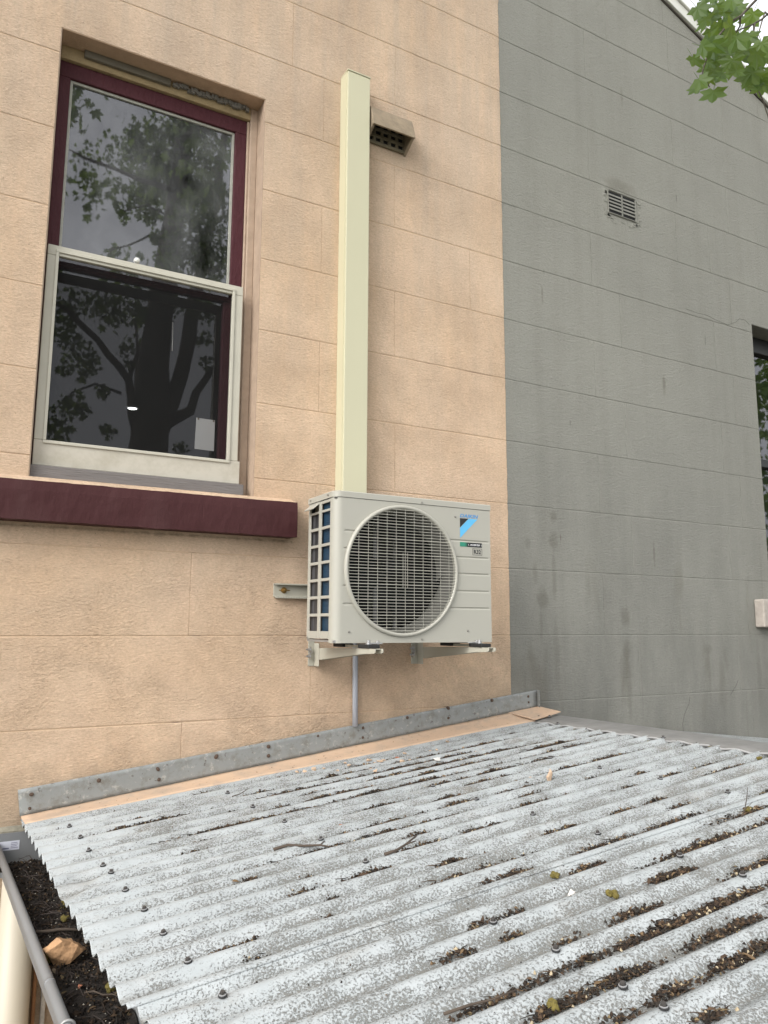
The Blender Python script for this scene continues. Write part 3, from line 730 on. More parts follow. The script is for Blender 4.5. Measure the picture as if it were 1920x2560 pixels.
# side grille
SG = bpy.data.objects.new('side_grille', None); COL.objects.link(SG); SG.parent = AC; SG.empty_display_size = .05
ys = [(-0.256, -0.180), (-0.357, -0.279)]
rows = [(0.4215 - 0.0647 * i - 0.0535, 0.4215 - 0.0647 * i) for i in range(7)]
ztop = LIDZ - .002; zbot = AZ0 + .012
def gbar(y0, y1, z0, z1):
    mb = MB(); mb.box(AX0 + .0005, AX0 + .0065, y0, y1, z0, z1); part('grille_bar', mb, M['ac'], SG, bevel=.0018, seg=2)
gbar(-0.3598, ys[1][0], zbot - .012, ztop); gbar(ys[1][1], ys[0][0], zbot, ztop); gbar(ys[0][1], AY0, zbot - .004, ztop)
for c, (y0, y1) in enumerate(ys):
    prev = ztop if c == 1 else 0.4215 + 0.03
    if c == 1:
        gbar(y0 + .0003, y1 - .0003, 0.455, ztop); prev = 0.431
        gbar(y0 + .0003, y1 - .0003, 0.4215, 0.431)
    else:
        gbar(y0 + .0003, y1 - .0003, 0.4215, 0.431)
    for i, (za, zb_) in enumerate(rows):
        lo = rows[i + 1][1] if i < 6 else zbot
        gbar(y0 + .0003, y1 - .0003, lo, za)
# carrying handle at the top back corner
hh = MB(); hh.add([(AX0 - .001, -0.262, .462), (AX0 - .001, -0.172, .462), (AX0 - .026, -0.176, .440), (AX0 - .026, -0.258, .440), (AX0 - .001, -0.262, .458), (AX0 - .001, -0.172, .458), (AX0 - .024, -0.176, .437), (AX0 - .024, -0.258, .437)],
                  [(0, 1, 2, 3), (7, 6, 5, 4), (3, 2, 6, 7), (1, 0, 4, 5), (0, 3, 7, 4), (2, 1, 5, 6)])
hh.box(AX0 - .001, AX0 + .006, -0.262, -0.17, .455, ztop); part('handle_hood', hh, M['ac'], AC, bevel=.001)
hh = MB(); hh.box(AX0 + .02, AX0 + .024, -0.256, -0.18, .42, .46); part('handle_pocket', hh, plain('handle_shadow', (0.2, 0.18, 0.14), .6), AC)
bf = NT('blue_coil_fins'); fz = bf.noise(bf.pos((1, 3, 300)), 1.2, 2)
bf.col(bf.mix(fz, (0.006, 0.026, 0.052), (0.014, 0.046, 0.082))); bf.rough(.45); bf.nor(bf.bump(fz, .002))
cf = MB(); cf.box(AX0 + .014, AX0 + .018, -0.362, -0.27, AZ0 + .012, ztop); part('coil_fins', cf, bf.mat, AC)
gp = NT('grey_coil_plate'); fy = gp.noise(gp.pos((1, 90, 1)), 1.0, 3)
gp.col(gp.mix(gp.ramp(fy, .4, .6), (0.02, 0.021, 0.023), (0.08, 0.08, 0.085))); gp.rough(.4)
cf = MB(); cf.box(AX0 + .013, AX0 + .017, -0.268, AY0 - .005, AZ0 + .012, .43); part('coil_end_plate', cf, gp.mat, AC)
# fan guard ring, bellmouth
rm = MB(); rm.lathe([(RR, 0.0005), (RR, -0.006), (RR - .003, -0.0105), (RR - .008, -0.0125), (RR - .013, -0.010), (RR - .0155, -0.004), (RR - .016, 0.004)], (RCX, AY1, RCZ), 'Y', 96)
ring = part('fan_guard', rm, M['ac'], AC, smooth=True)
bm_ = MB(); bm_.lathe([(RR - .0165, 0.003), (RR - .019, 0.012), (RR - .024, 0.03), (RR - .027, 0.06), (RR - .027, 0.11)], (RCX, AY1, RCZ), 'Y', 96)
part('bellmouth', bm_, plain('bellmouth_grey', (0.15, 0.147, 0.13), .5), AC, smooth=True)
WIRE_Y = AY1 - 0.0085
def wire(p0, p1, r, nm='guard_wire'):
    mb = MB(); mb.tube([p0, p1], r, 6, False); part(nm, mb, M['ac'], ring, smooth=True)
ri = RR - .010
pitch = 0.01142; j0 = int(ri / pitch)
for j in range(-j0, j0 + 1):
    dz = j * pitch + 0.002
    if abs(dz) > ri - .003: continue
    hx = math.sqrt(ri * ri - dz * dz); thick = (j % 5 == 0)
    wire((RCX - hx, WIRE_Y, RCZ + dz), (RCX + hx, WIRE_Y, RCZ + dz), 0.0017 if thick else 0.0012)
for i in range(-6, 7):
    dx = (1.506 * K - RCX) + i * 0.0398
    if abs(dx) > ri - .003: continue
    hz = math.sqrt(ri * ri - dx * dx); wire((RCX + dx, WIRE_Y + .003, RCZ - hz), (RCX + dx, WIRE_Y + .003, RCZ + hz), 0.0012)
for i in (-1.5, -.5, .5, 1.5):
    x = 1.506 * K + i * .0199
    if abs(i) == 1.5: continue
    wire((x, WIRE_Y + .003, 0.144 * K), (x, WIRE_Y + .003, 0.279 * K), 0.0011)
x = 1.506 * K + .0398; 
# fan
M['fan'] = plain('fan_black', (0.006, 0.006, 0.0065), .8, spec=.15)
FY = AY1 + 0.075
fb = MB(); fb.lathe([(0.0, -.03), (.03, -.028), (.045, -.015), (.047, .03), (.03, .035)], (RCX, FY, RCZ), 'Y', 32); part('fan_hub', fb, M['fan'], AC, smooth=True)
for b in range(3):
    def blade(u, v, b=b):
        r = .044 + (.212 - .044) * u; a0 = b * 2 * PI / 3 + .35 + 0.55 * u * u; a = a0 + v * (1.25 - 0.1 * u)
        return (RCX + r * math.cos(a), FY + .03 - .055 * v + .012 * u * math.sin(v * PI), RCZ + r * math.sin(a))
    fb = MB(); fb.grid(blade, 8, 8); o = part('fan_blade', fb, M['fan'], AC, smooth=True); sd = o.modifiers.new('s', 'SOLIDIFY'); sd.thickness = .002
for dx in (-.05, .04):
    st = MB(); st.box(RCX + dx - .008, RCX + dx + .008, FY + .05, FY + .056, AZ0 + .01, LIDZ - .006); part('motor_strut', st, plain('strut_steel', (0.09, .09, .09), .4, .5), AC)
mo = MB(); mo.lathe([(0, -.02), (.04, -.02), (.045, .0), (.045, .045), (0, .045)], (RCX, FY + .05, RCZ), 'Y', 24); part('fan_motor', mo, M['fan'], AC, smooth=True)
# screws
def screw_mesh():
    mb = MB(); mb.lathe([(.0042, 0), (.0042, -.0012), (.0030, -.0012), (.0028, -.0035), (.0, -.0038)], (0, 0, 0), 'Y', 10)
    return mb.mesh('screw', plain('screw_steel', (.32, .31, .28), .35, .8))
sm = screw_mesh()
for x, z in ((1.585 * K, .4815 * K + .001), (1.585 * K, -.050), (1.27 * K, -0.022), (1.80 * K, -.018), (1.775 * K - .03, .437 * K)):
    inst('screw', sm, (x, AY1 - (.002 if z > LIDZ else 0), z), AC)
for y in (-.185, -.345): inst('screw', sm, (AX0 - .002, y, .481), AC, (0, 0, -PI / 2))
inst('screw', sm, (AX0, -.172, -.045), AC, (0, 0, -PI / 2))
# badges and lettering
def text_obj(name, s, x0, x1, z0, z1, y, mat, parent, shear=0.0, bold=0.0):
    cu = bpy.data.curves.new(name, 'FONT'); cu.body = s; cu.size = 1.0; cu.offset = bold; cu.extrude = 0.0; cu.resolution_u = 3
    to = bpy.data.objects.new(name + '_tmp', cu); COL.objects.link(to)
    bpy.context.view_layer.update()
    me = bpy.data.meshes.new_from_object(to.evaluated_get(bpy.context.evaluated_depsgraph_get()))
    bpy.data.objects.remove(to); bpy.data.curves.remove(cu)
    for v in me.vertices: v.co.x += v.co.y * shear
    xs_ = [v.co.x for v in me.vertices]; ys_ = [v.co.y for v in me.vertices]
    a0, a1, b0, b1 = min(xs_), max(xs_), min(ys_), max(ys_); off = base_of(parent)
    for v in me.vertices:
        v.co = Vector((x0 + (v.co.x - a0) / (a1 - a0) * (x1 - x0), y, z0 + (v.co.y - b0) / (b1 - b0) * (z1 - z0))) - off
    me.materials.clear(); me.materials.append(mat); me.name = name
    o = bpy.data.objects.new(name, me); COL.objects.link(o); o.parent = parent; return o
M['ink_blue'] = plain('ink_blue', (0.045, 0.24, 0.52), .45); M['ink_cyan'] = plain('ink_light_blue', (0.10, 0.42, 0.70), .45)
M['ink_black'] = plain('ink_black', (0.008, 0.008, 0.009), .45); M['ink_white'] = plain('ink_white', (.8, .8, .8), .5)
BY = AY1 - .0006
text_obj('brand_lettering', 'DAIKIN', 1.7665 * K, 1.857 * K, .4372 * K, .4515 * K, BY, M['ink_blue'], AC, .22, .026)
lg = MB(); lg.add([(1.7662 * K, BY, .4335 * K), (1.7662 * K, BY, .3955 * K), (1.8085 * K, BY, .4340 * K)], [(0, 1, 2)]); part('logo_black_triangle', lg, M['ink_black'], AC)
lg = MB(); lg.add([(1.7662 * K, BY, .3940 * K), (1.7665 * K, BY, .3530 * K), (1.8535 * K, BY, .4340 * K), (1.8100 * K, BY, .4340 * K)], [(0, 1, 2, 3)]); part('logo_blue_band', lg, M['ink_cyan'], AC)
iv = NT('badge_gradient'); ig = iv.obj(); IX, IY, IZ = iv.xyz(iv.pos())
tt = iv.mth('MULTIPLY', iv.mth('SUBTRACT', IX, 1.7655 * K), 1 / (.109 * K))
iv.col(iv.mix(iv.ramp(tt, .2, .36), (0.02, 0.22, 0.14), (0.007, 0.007, 0.008))); iv.rough(.4)
lg = MB(); lg.box(1.7655 * K, 1.8745 * K, BY - .0003, BY + .0004, .3185 * K, .3365 * K); bdg = part('inverter_badge', lg, iv.mat, AC)
text_obj('badge_lettering', 'INVERTER', 1.8165 * K, 1.8630 * K, .3240 * K, .3305 * K, BY - .0008, M['ink_white'], bdg, .3, .02)
for sgn, xc in ((-1, 1.8075), (1, 1.8700)):
    lg = MB(); pts = []
    for i in range(9):
        a = -1.25 + 2.5 * i / 8; pts.append((xc * K - sgn * .0045 + sgn * .0062 * math.cos(a), .3272 * K + .0052 * math.sin(a)))
    vs = []
    for i, (x, z) in enumerate(pts):
        w = .0016 * (1 - abs(i - 4) / 4.2); vs += [(x, BY - .0008, z), (x - sgn * w, BY - .0008, z)]
    lg.add(vs, [(2 * i, 2 * i + 1, 2 * i + 3, 2 * i + 2) for i in range(8)]); part('badge_bracket', lg, M['ink_white'], bdg)
bx = MB()
for b in ((1.8275, 1.8745, .3120, .3130), (1.8275, 1.8745, .2868, .2878), (1.8275, 1.8285, .2878, .3120), (1.8735, 1.8745, .2878, .3120)): bx.box(b[0] * K, b[1] * K, BY - .0003, BY + .0004, b[2] * K, b[3] * K)
part('refrigerant_box', bx, M['ink_black'], AC)
text_obj('refrigerant_lettering', 'R32', 1.8335 * K, 1.8685 * K, .2915 * K, .3083 * K, BY, M['ink_black'], AC, 0, .03)
# feet
M['galv'] = plain('foot_steel', (.42, .42, .41), .35, .7, var=.2, scale=30)
for x in (1.355, 1.80):
    ft = MB(); ft.box(x - .03, x + .03, AY1 - .012, AY0 + .02, AZ0 - .006, AZ0 - .0005); ft.tube([(x + .012, AY1 - .005, AZ0 - .02), (x + .012, AY1 - .005, AZ0 + .006)], .006, 8); part('foot', ft, M['galv'], AC, bevel=.001)

# ================================================================== wall bracket
BR = thing('wall_bracket', 'cream steel wall bracket of rail and two arms under the air conditioner', 'bracket', (1.55, -0.01, -0.16))
M['brk'] = plain('bracket_enamel', (0.40, 0.385, 0.32), .42, var=.05, scale=8)
M['rubber'] = plain('rubber', (0.012, .012, .012), .7); M['bolt'] = plain('zinc_bolt', (.5, .5, .5), .3, .9); M['brass'] = plain('brass_bolt', (.42, .28, .11), .35, .9)
rl = MB(); rl.box(1.112, 2.02, -0.0042, -0.001, .113, .166); rl.box(1.112, 2.02, -0.022, -0.0043, .1628, .166); rl.box(1.112, 2.02, -0.022, -0.0043, .113, .1162)
rl.box(1.112, 2.02, -0.0245, -0.0222, .1598, .166); rl.box(1.112, 2.02, -0.0245, -0.0222, .107, .1162)
rail = part('rail', rl, M['brk'], BR, bevel=.001)
tk = MB()
for i in range(9): tk.box(1.125 + i * .0112, 1.126 + i * .0112, -0.0249, -0.0246, .1085, .1125 if i % 2 else .1145)
part('scale_marks', tk, plain('scale_ink', (.2, .19, .16), .6), rail)
def hexbolt(parent, c, r, mat, nm='bolt', axis='y', L=.01):
    mb = MB(); c = Vector(c); v = Vector((0, -1, 0)) if axis == 'y' else Vector((-1, 0, 0))
    mb.tube([c, c + v * .002], r * 1.7, 14); mb.tube([c + v * .002, c + v * .008], r * 1.15, 6); mb.tube([c + v * .008, c + v * (.008 + L)], r * .6, 8)
    part(nm, mb, mat, parent)
hexbolt(BR, (1.156, -.0043, .140), .0075, M['brass'])
sl_ = MB(); sl_.tube([(1.135, -.0044, .140), (1.182, -.0044, .140)], .0022, 6); part('slot', sl_, M['brass'], rail)
for x, pw in ((1.268, .027), (1.755, .031)):
    pl_ = MB(); pl_.box(x, x + pw, -.0045, -.0005, -.162, -.02); pl_.box(x + pw - .002, x + pw + .001, -.05, -.0046, -.162, -.07)
    part('wall_plate', pl_, M['brk'], BR, bevel=.001)
    ax = x + pw + .0012; aw = .034
    for sx in (0, 1):     # two cheeks and a web make the channel arm
        xx = ax + sx * (aw - .0025); am = MB()
        pf = [(-.006, -.140), (-.006, -.090), (-.425, -.080), (-.512, -.080), (-.517, -.084), (-.517, -.092), (-.510, -.096), (-.425, -.100)]
        n_ = len(pf); am.add([(xx, y, z) for y, z in pf] + [(xx + .0025, y, z) for y, z in pf], [(i, (i + 1) % n_, n_ + (i + 1) % n_, n_ + i) for i in range(n_)] + [tuple(range(n_ - 1, -1, -1)), tuple(range(n_, 2 * n_))])
        part('arm_cheek', am, M['brk'], BR)
    wb = MB(); wb.add([(ax + .0026, -.03, -.0898), (ax + aw - .0026, -.03, -.0898), (ax + aw - .0026, -.425, -.0805), (ax + .0026, -.425, -.0805), (ax + .0026, -.505, -.0805), (ax + aw - .0026, -.505, -.0805),
                       (ax + .0026, -.03, -.0918), (ax + aw - .0026, -.03, -.0918), (ax + aw - .0026, -.425, -.0825), (ax + .0026, -.425, -.0825), (ax + .0026, -.505, -.0825), (ax + aw - .0026, -.505, -.0825)],
                      [(0, 1, 2, 3), (3, 2, 5, 4), (7, 6, 9, 8), (8, 9, 10, 11), (4, 5, 11, 10), (0, 3, 9, 6), (3, 4, 10, 9), (2, 1, 7, 8), (5, 2, 8, 11)])
    part('arm_web', wb, M['brk'], BR)
    for y0, y1 in ((-.478, -.395), (-.27, -.19)):
        pd = MB(); pd.box(ax - .006, ax + aw + .008, y0, y1, -.0795, -.0662); part('rubber_pad', pd, M['rubber'], BR, bevel=.002)
    br = MB(); br.box(ax + .006, ax + aw - .006, -.394, -.271, -.0795, -.070); part('spacer', br, M['brk'], BR)
    for z in (-.095, -.122): hexbolt(BR, (x + .002, -.02, z), .0062, M['bolt'], axis='x')
    hexbolt(BR, (x + .010, -.0046, -.105), .005, M['bolt'])
    ws = MB(); ws.lathe([(.012, -.0658), (.012, -.063), (.0075, -.063), (.0075, -.052), (0, -.052)], (ax + .018, -.435, 0), 'Z', 12); part('foot_bolt', ws, M['bolt'], BR)

# ================================================================== lean-to roof
def roof_mat():
    m = NT('weathered_zinc_roof'); p = m.pos(); X, Y, Z = m.xyz(p)
    c = m.mix(m.noise(p, 2.2, 4, 0.6), (0.31, 0.333, 0.338), (0.395, 0.422, 0.426))
    c = m.mix(m.mth('MULTIPLY', m.ramp(m.noise(p, 14, 5, 0.65), .42, .7), .5), c, (0.475, 0.50, 0.505))
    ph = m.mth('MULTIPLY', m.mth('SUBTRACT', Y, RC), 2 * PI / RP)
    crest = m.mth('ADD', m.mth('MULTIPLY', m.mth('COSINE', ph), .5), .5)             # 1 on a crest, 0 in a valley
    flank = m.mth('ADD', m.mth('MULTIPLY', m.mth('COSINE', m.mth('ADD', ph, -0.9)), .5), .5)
    # lichen: small dark flecks gathered in patches
    patch = m.noise(m.pos((1, 1.6, 1)), 9, 5, 0.65)
    fleck = m.noise(m.pos((1, 1, 1)), 230, 4, 0.66)
    clean = m.mth('MULTIPLY', m.mth('ADD', X, m.mth('MULTIPLY', Y, .037)), 3.2)      # the eave end is bleached and bare
    clean = m.mth('SUBTRACT', clean, .86, True)
    amt = m.mth('ADD', m.mth('MULTIPLY', patch, .46), m.mth('MULTIPLY', m.mth('SUBTRACT', 1.0, crest), .11))  # lichen thickened towards the valleys, also painting in corrugation shade
    amt = m.mth('ADD', amt, m.mth('MULTIPLY', clean, .10))
    th = m.mth('SUBTRACT', m.mth('ADD', fleck, amt), .85)
    lich = m.ramp(th, .0, .13)
    c = m.mix(m.mth('MULTIPLY', lich, .80), c, m.mix(m.noise(p, 40, 2), (0.075, 0.073, 0.06), (0.16, 0.155, 0.135)))
    lich2 = m.ramp(m.mth('SUBTRACT', m.mth('ADD', m.noise(p, 330, 4, .7), m.mth('MULTIPLY', patch, .35)), .74), .0, .06)
    c = m.mix(m.mth('MULTIPLY', lich2, .55), c, (0.16, 0.15, 0.13))
    # silt lying in the valleys, strengthened to paint in corrugation shade
    silt_shade = m.mth('SUBTRACT', m.mth('ADD', m.mth('SUBTRACT', 1.0, crest), m.mth('MULTIPLY', m.noise(m.pos((2, 9, 1)), 3, 5, .65), .5)), 1.13)
    c = m.mix(m.ramp(silt_shade, .0, .34, (0, 0, 0, 1), (.62, .62, .62, 1)), c, m.mix(m.noise(p, 150, 3, .6), (0.10, 0.088, 0.07), (0.24, 0.22, 0.185)))
    brn = m.ramp(m.noise(m.pos((1, 2.5, 1)), 5, 7, .7), .56, .74)
    c = m.mix(m.mth('MULTIPLY', brn, .35), c, (0.22, 0.18, 0.13))
    m.col(c); m.rough(m.mth('ADD', m.mth('MULTIPLY', lich, .3), .5)); m.b.inputs['Metallic'].default_value = 0.0
    m.b.inputs['Specular IOR Level'].default_value = 0.45
    b = m.bump(lich, .0015, .8); m.nor(m.bump(m.noise(p, 12, 3), .004, .3, b)); return m.mat
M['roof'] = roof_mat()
LT = thing('lean_to_roof', 'low corrugated iron roof with lichen speckles running up along the wall', 'roof', (1.4, -1.4, -CZ))
YN = -3.35                                       # near edge of the roof, below the camera
def sheet_pt(x, y, lift):
    z = roof_z(x, y) + lift
    # crushed corrugations at the eave
    for (cx, cy, rx, ry, k, dz) in ((0.275, -0.85, 0.13, 0.10, 1.0, -.006), (0.41, -1.64, .06, .05, .8, -.004), (0.30, -1.46, .05, .04, .5, .0)):
        d = ((x - cx) / rx) ** 2 + ((y - cy - (x - cx) * 1.0) / ry) ** 2
        if d < 1:
            w = (1 - d) ** 1.2 * k; z = z * (1 - w) + (roof_mean(x, y) + lift + dz + .004 * math.sin((x * 1.2 + y) * 40)) * w
    z += .0012 * mnoise.noise(Vector((x * 3, y * 14, 0)))
    return z
bounds = [-0.012, -0.655, -1.428, -2.201, -2.974, YN]
for k in range(5):
    ya, yb = bounds[k], bounds[k + 1] - (0.085 if k < 4 else 0)
    # later sheets (nearer the camera) lie under the earlier one
    lift = (4 - k) * 0.0004 + (0.0014 if k % 2 == 1 else 0.0)
    ny = int(abs(yb - ya) / RP * 12); nx = 70
    ex = [0.0, -0.004, 0.012, -0.006, 0.004][k]
    def sp(u, v, ya=ya, yb=yb, lift=lift, ex=ex):
        y = ya + (yb - ya) * v; xe = eave_x(y) + ex; t = u ** 1.6; x = xe + (2.475 - xe) * t
        return (x, y, sheet_pt(x, y, lift))
    mb = MB(); mb.grid(sp, nx, ny)
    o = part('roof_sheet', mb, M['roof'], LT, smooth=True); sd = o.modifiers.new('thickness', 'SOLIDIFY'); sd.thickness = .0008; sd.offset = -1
# roofing screws
def roof_screw_mesh():
    mb = MB(); mb.lathe([(.0085, -.001), (.0088, .0012), (.0065, .0022), (.0045, .0026)], (0, 0, 0), 'Z', 12, 0)
    mb.lathe([(.0072, .0018), (.0076, .003), (.006, .0036)], (0, 0, 0), 'Z', 12, 1)
    vs = [(.0048 * math.cos(i * PI / 3), .0048 * math.sin(i * PI / 3), z) for z in (.003, .0075) for i in range(6)]
    mb.add(vs, [(i, (i + 1) % 6, 6 + (i + 1) % 6, 6 + i) for i in range(6)] + [tuple(6 + i for i in range(6))], 2)
    return mb.mesh('roof_screw', [plain('neoprene', (.02, .02, .02), .7), plain('zinc_washer', (.3, .3, .3), .5, .3), plain('rusty_head', (.055, .05, .046), .6)])
rsm = roof_screw_mesh()
slope = math.atan(RS)
SPX = [(382, 848), (440, 905), (489, 983), (562, 1053), (605, 1095), (685, 1192), (785, 1296), (895, 1435), (1025, 1582), (1213, 1757), (1232, 657)]
SP = [(x * .4581, 1680 + y * .4581) for x, y in SPX] + [(600 + x * .4822, 1700 + y * .4822) for x, y in [(62, 655), (228, 733), (418, 828), (652, 945), (991, 548), (1235, 625), (1522, 700), (1615, 408)]]
SP += [(1200 + x * .434, 1700 + y * .434) for x, y in [(704, 512), (1040, 570), (1440, 652), (673, 885), (1162, 1018)]] + [(1100 + x * .4943, 2100 + y * .4943) for x, y in [(270, 418), (937, 750)]]
spots = []
for px, py in SP:
    p = roofpt(px, py, .012); n_ = round((RC - p.y) / RP); spots.append((p.x, RC - n_ * RP))
for n_ in (21, 24, 27, 30, 33, 36): spots += [(.44, RC - n_ * RP), (.95, RC - n_ * RP), (1.45, RC - n_ * RP), (1.92, RC - n_ * RP)]
for x, y in spots:
    y += random.uniform(-.002, .002)
    inst('roof_screw', rsm, (x, y, sheet_pt(x, y, .003) + .001), LT, (random.uniform(-.1, .1), -slope + random.uniform(-.12, .12), random.uniform(0, 1)), (.9, .9, 1.0))
# apron flashing
def flash_mat():
    m = NT('flashing_grey_paint'); p = m.pos(); X, Y, Z = m.xyz(p)
    c = m.mix(m.noise(p, 6, 5, .6), (0.19, 0.20, 0.195), (0.25, 0.26, 0.25))
    st = m.ramp(m.noise(m.pos((1, 1, 1)), 16, 8, .8), .49, .64)
    c = m.mix(m.mth('MULTIPLY', st, .65), c, (0.13, 0.115, 0.085))
    c = m.mix(m.mth('MULTIPLY', m.ramp(m.noise(p, 40, 5, .7), .57, .66), .6), c, (0.40, 0.39, 0.35))
    c = m.mix(m.mth('MULTIPLY', m.ramp(m.noise(p, 45, 4, .65), .63, .68), .8), c, (0.08, .065, .05))
    m.col(c); m.rough(.55); m.nor(m.bump(m.noise(p, 11, 4), .006, .5)); return m.mat
M['flash'] = flash_mat()
def apron_mat():
    m = NT('apron_peach_paint'); p = m.pos()
    c = m.mix(m.noise(p, 5, 5, .6), (0.58, 0.40, 0.265), (0.47, 0.345, 0.25))
    c = m.mix(m.mth('MULTIPLY', m.ramp(m.noise(p, 12, 7, .75), .48, .66), .6), c, (0.33, 0.27, 0.215))
    c = m.mix(m.mth('MULTIPLY', m.ramp(m.noise(p, 75, 3, .6), .68, .72), .7), c, (0.15, .11, .08))
    m.col(c); m.rough(.5); m.nor(m.bump(m.noise(p, 9, 4), .005, .5)); return m.mat
M['apron'] = apron_mat()
def fl_top(x): return -0.542 + (x - .233) * (.244 / 2.21)
def fl_bot(x): return -0.627 + (x - .250) * (.2505 / 2.197)
FX0, FX1 = 0.233, 2.452
def up(u, v):
    x = FX0 + (FX1 - FX0) * u; x = x + (.012 * (1 - v)) * (1 - u); zt, zb_ = fl_top(x), fl_bot(x)
    w = .0012 * mnoise.noise(Vector((x * 5, v * 2, 9)))
    return (x, -.0045 + w - (.0008 if v > .9 else 0), zb_ + (zt - zb_) * v)
mb = MB(); mb.grid(up, 60, 6); o = part('flashing_upstand', mb, M['flash'], LT, smooth=True); sd = o.modifiers.new('t', 'SOLIDIFY'); sd.thickness = .0012; sd.offset = -1
upst = o
def apr(u, v):
    x = FX0 + .014 + (2.43 - FX0) * u + .006 * v
    y0_, y1_ = -.0048, -.108 - .004 * math.sin(x * 5) - .025 * max(0, (x - 1.9)); y = y0_ + (y1_ - y0_) * v
    zc = roof_mean(x, y1_) + RA + .0045
    z = fl_bot(x) * (1 - v) + zc * v - .003 * math.sin(v * PI) + .0015 * mnoise.noise(Vector((x * 6, v, 2)))
    if v > .93: z -= .004
    return (x, y, z)
mb = MB(); mb.grid(apr, 70, 8); o = part('flashing_apron', mb, M['apron'], LT, smooth=True); sd = o.modifiers.new('t', 'SOLIDIFY'); sd.thickness = .0012; sd.offset = -1
# nail heads and rust craters on the upstand
nm_ = MB(); nm_.lathe([(.0095, 0), (.009, -.0025), (.0055, -.003), (.005, -.007), (0, -.008)], (0, 0, 0), 'Y', 10)
nail = nm_.mesh('nail_head', plain('rust_nail', (.085, .055, .038), .8, var=.5, scale=200))
NP = [(172, 668), (162, 745), (540, 592), (862, 530), (868, 587), (1180, 462), (1465, 405), (1467, 457)]
NPX = [(x * .4581, 1680 + y * .4581) for x, y in NP] + [(600 + x * .4822, 1700 + y * .4822) for x, y in [(148, 345), (148, 393), (405, 290), (638, 248), (637, 298), (868, 195), (1079, 145), (1081, 197), (1306, 105), (1495, 85), (1497, 115)]]
for px, py in NPX:
    p = at(px, py, -.006); q = random.uniform(.5, .8); inst('nail_head', nail, (p.x, -.0055, p.z), upst, (0, random.uniform(0, 3), 0), (q, q, q * random.uniform(1, 1.5)))
# ridge capping
M['lead'] = plain('dull_lead', (0.19, 0.188, 0.18), .5, .1, var=.35, scale=12, bump=.004, bscale=18)
def capf(u, v):
    y = -.115 + (YN + .115) * u
    xl = 2.345 - .047 * (y + .15); prof = [(xl - .002, -.010), (xl, .004), (xl + .04, .006), (2.455 - .03 * y, .007), (2.475 - .03 * y, .008), (2.50 - .03 * y, .0), (2.64, -.03), (2.74, -.06)]
    i = min(len(prof) - 1, int(round(v * (len(prof) - 1)))); x, dz = prof[i]
    z = roof_mean(min(x, 2.5), y) + RA + dz
    if i <= 2: z += .003 * math.sin(y * 55) * (1 if i < 2 else .3) + .002 * mnoise.noise(Vector((y * 9, i, 0)))
    if x > 2.5: z -= (x - 2.5) * .1
    return (x, y, z)
mb = MB(); mb.grid(capf, 160, 7); o = part('ridge_capping', mb, M['lead'], LT, smooth=True); sd = o.modifiers.new('t', 'SOLIDIFY'); sd.thickness = .0018
lp_ = MB(); lp_.tube([Vector(capf(i / 160, 0)) + Vector((-.001, 0, .008)) for i in range(161)], .0035, 6); part('bent_lip', lp_, plain('lead_edge_highlight', (.42, .42, .42), .4, .3), LT, smooth=True)  # paler lead puts the lit white line of the bent edge into the colour
cp = MB()          # peach corner piece folded over the end of the ridge
a = [(2.33, -.132, roof_mean(2.33, -.132) + RA + .013), (2.485, -.128, roof_mean(2.485, -.128) + RA + .024), (2.46, -.006, fl_bot(2.46) + .002), (2.28, -.0058, fl_bot(2.28) + .003)]
cp.add(a + [(x, y, z - .004) for x, y, z in a], [(0, 1, 2, 3), (7, 6, 5, 4), (4, 5, 1, 0), (5, 6, 2, 1), (6, 7, 3, 2), (7, 4, 0, 3)])
part('corner_flashing', cp, M['apron'], LT)
for px, py in ((1347, 1793), (1374, 1792), (1394, 1810), (1318, 1774), (1658, 1844)):
    p = roofpt(px, py, .022); inst('roof_screw', rsm, (p.x, p.y, p.z), LT, (0, -.1, 0), (1, 1, 1))
bk = MB(); bk.box(2.452, 2.4545, -.022, -.005, -.385, -.298); part('upstand_end_fold', bk, M['flash'], LT)
# far slope of the roof beyond the ridge, fascia and wall below
fs_ = MB(); fs_.add([(2.6, -.01, roof_mean(2.5, 0) - .03), (2.6, YN, roof_mean(2.5, YN) - .03), (4.4, YN, roof_mean(2.5, YN) - .24), (4.4, -.01, roof_mean(2.5, 0) - .24)], [(0, 1, 2, 3)])
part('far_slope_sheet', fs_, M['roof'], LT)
M['fascia'] = plain('fascia_paint', (.26, .27, .27), .6, var=.15)
fa = MB(); fa.add([(.335, -.04, -.92), (.415, YN, -.92), (.415, YN, -.675), (.335, -.04, -.675), (.36, -.04, -.92), (.44, YN, -.92), (.44, YN, -.675), (.36, -.04, -.675)], [(1, 0, 3, 2), (4, 5, 6, 7), (3, 7, 6, 2), (0, 1, 5, 4), (0, 4, 7, 3), (1, 2, 6, 5)])
part('fascia_board', fa, M['fascia'], LT)
lwl = MB(); lwl.add([(.46, -.02, -CZ), (.54, YN, -CZ), (.54, YN, -.72), (.46, -.02, -.72), (4.3, -.02, -CZ), (4.3, YN, -CZ), (4.3, YN, -.72), (4.3, -.02, -.72)], [(1, 0, 3, 2), (2, 6, 5, 1), (4, 5, 6, 7)])
part('side_wall', lwl, M['peach'], LT)
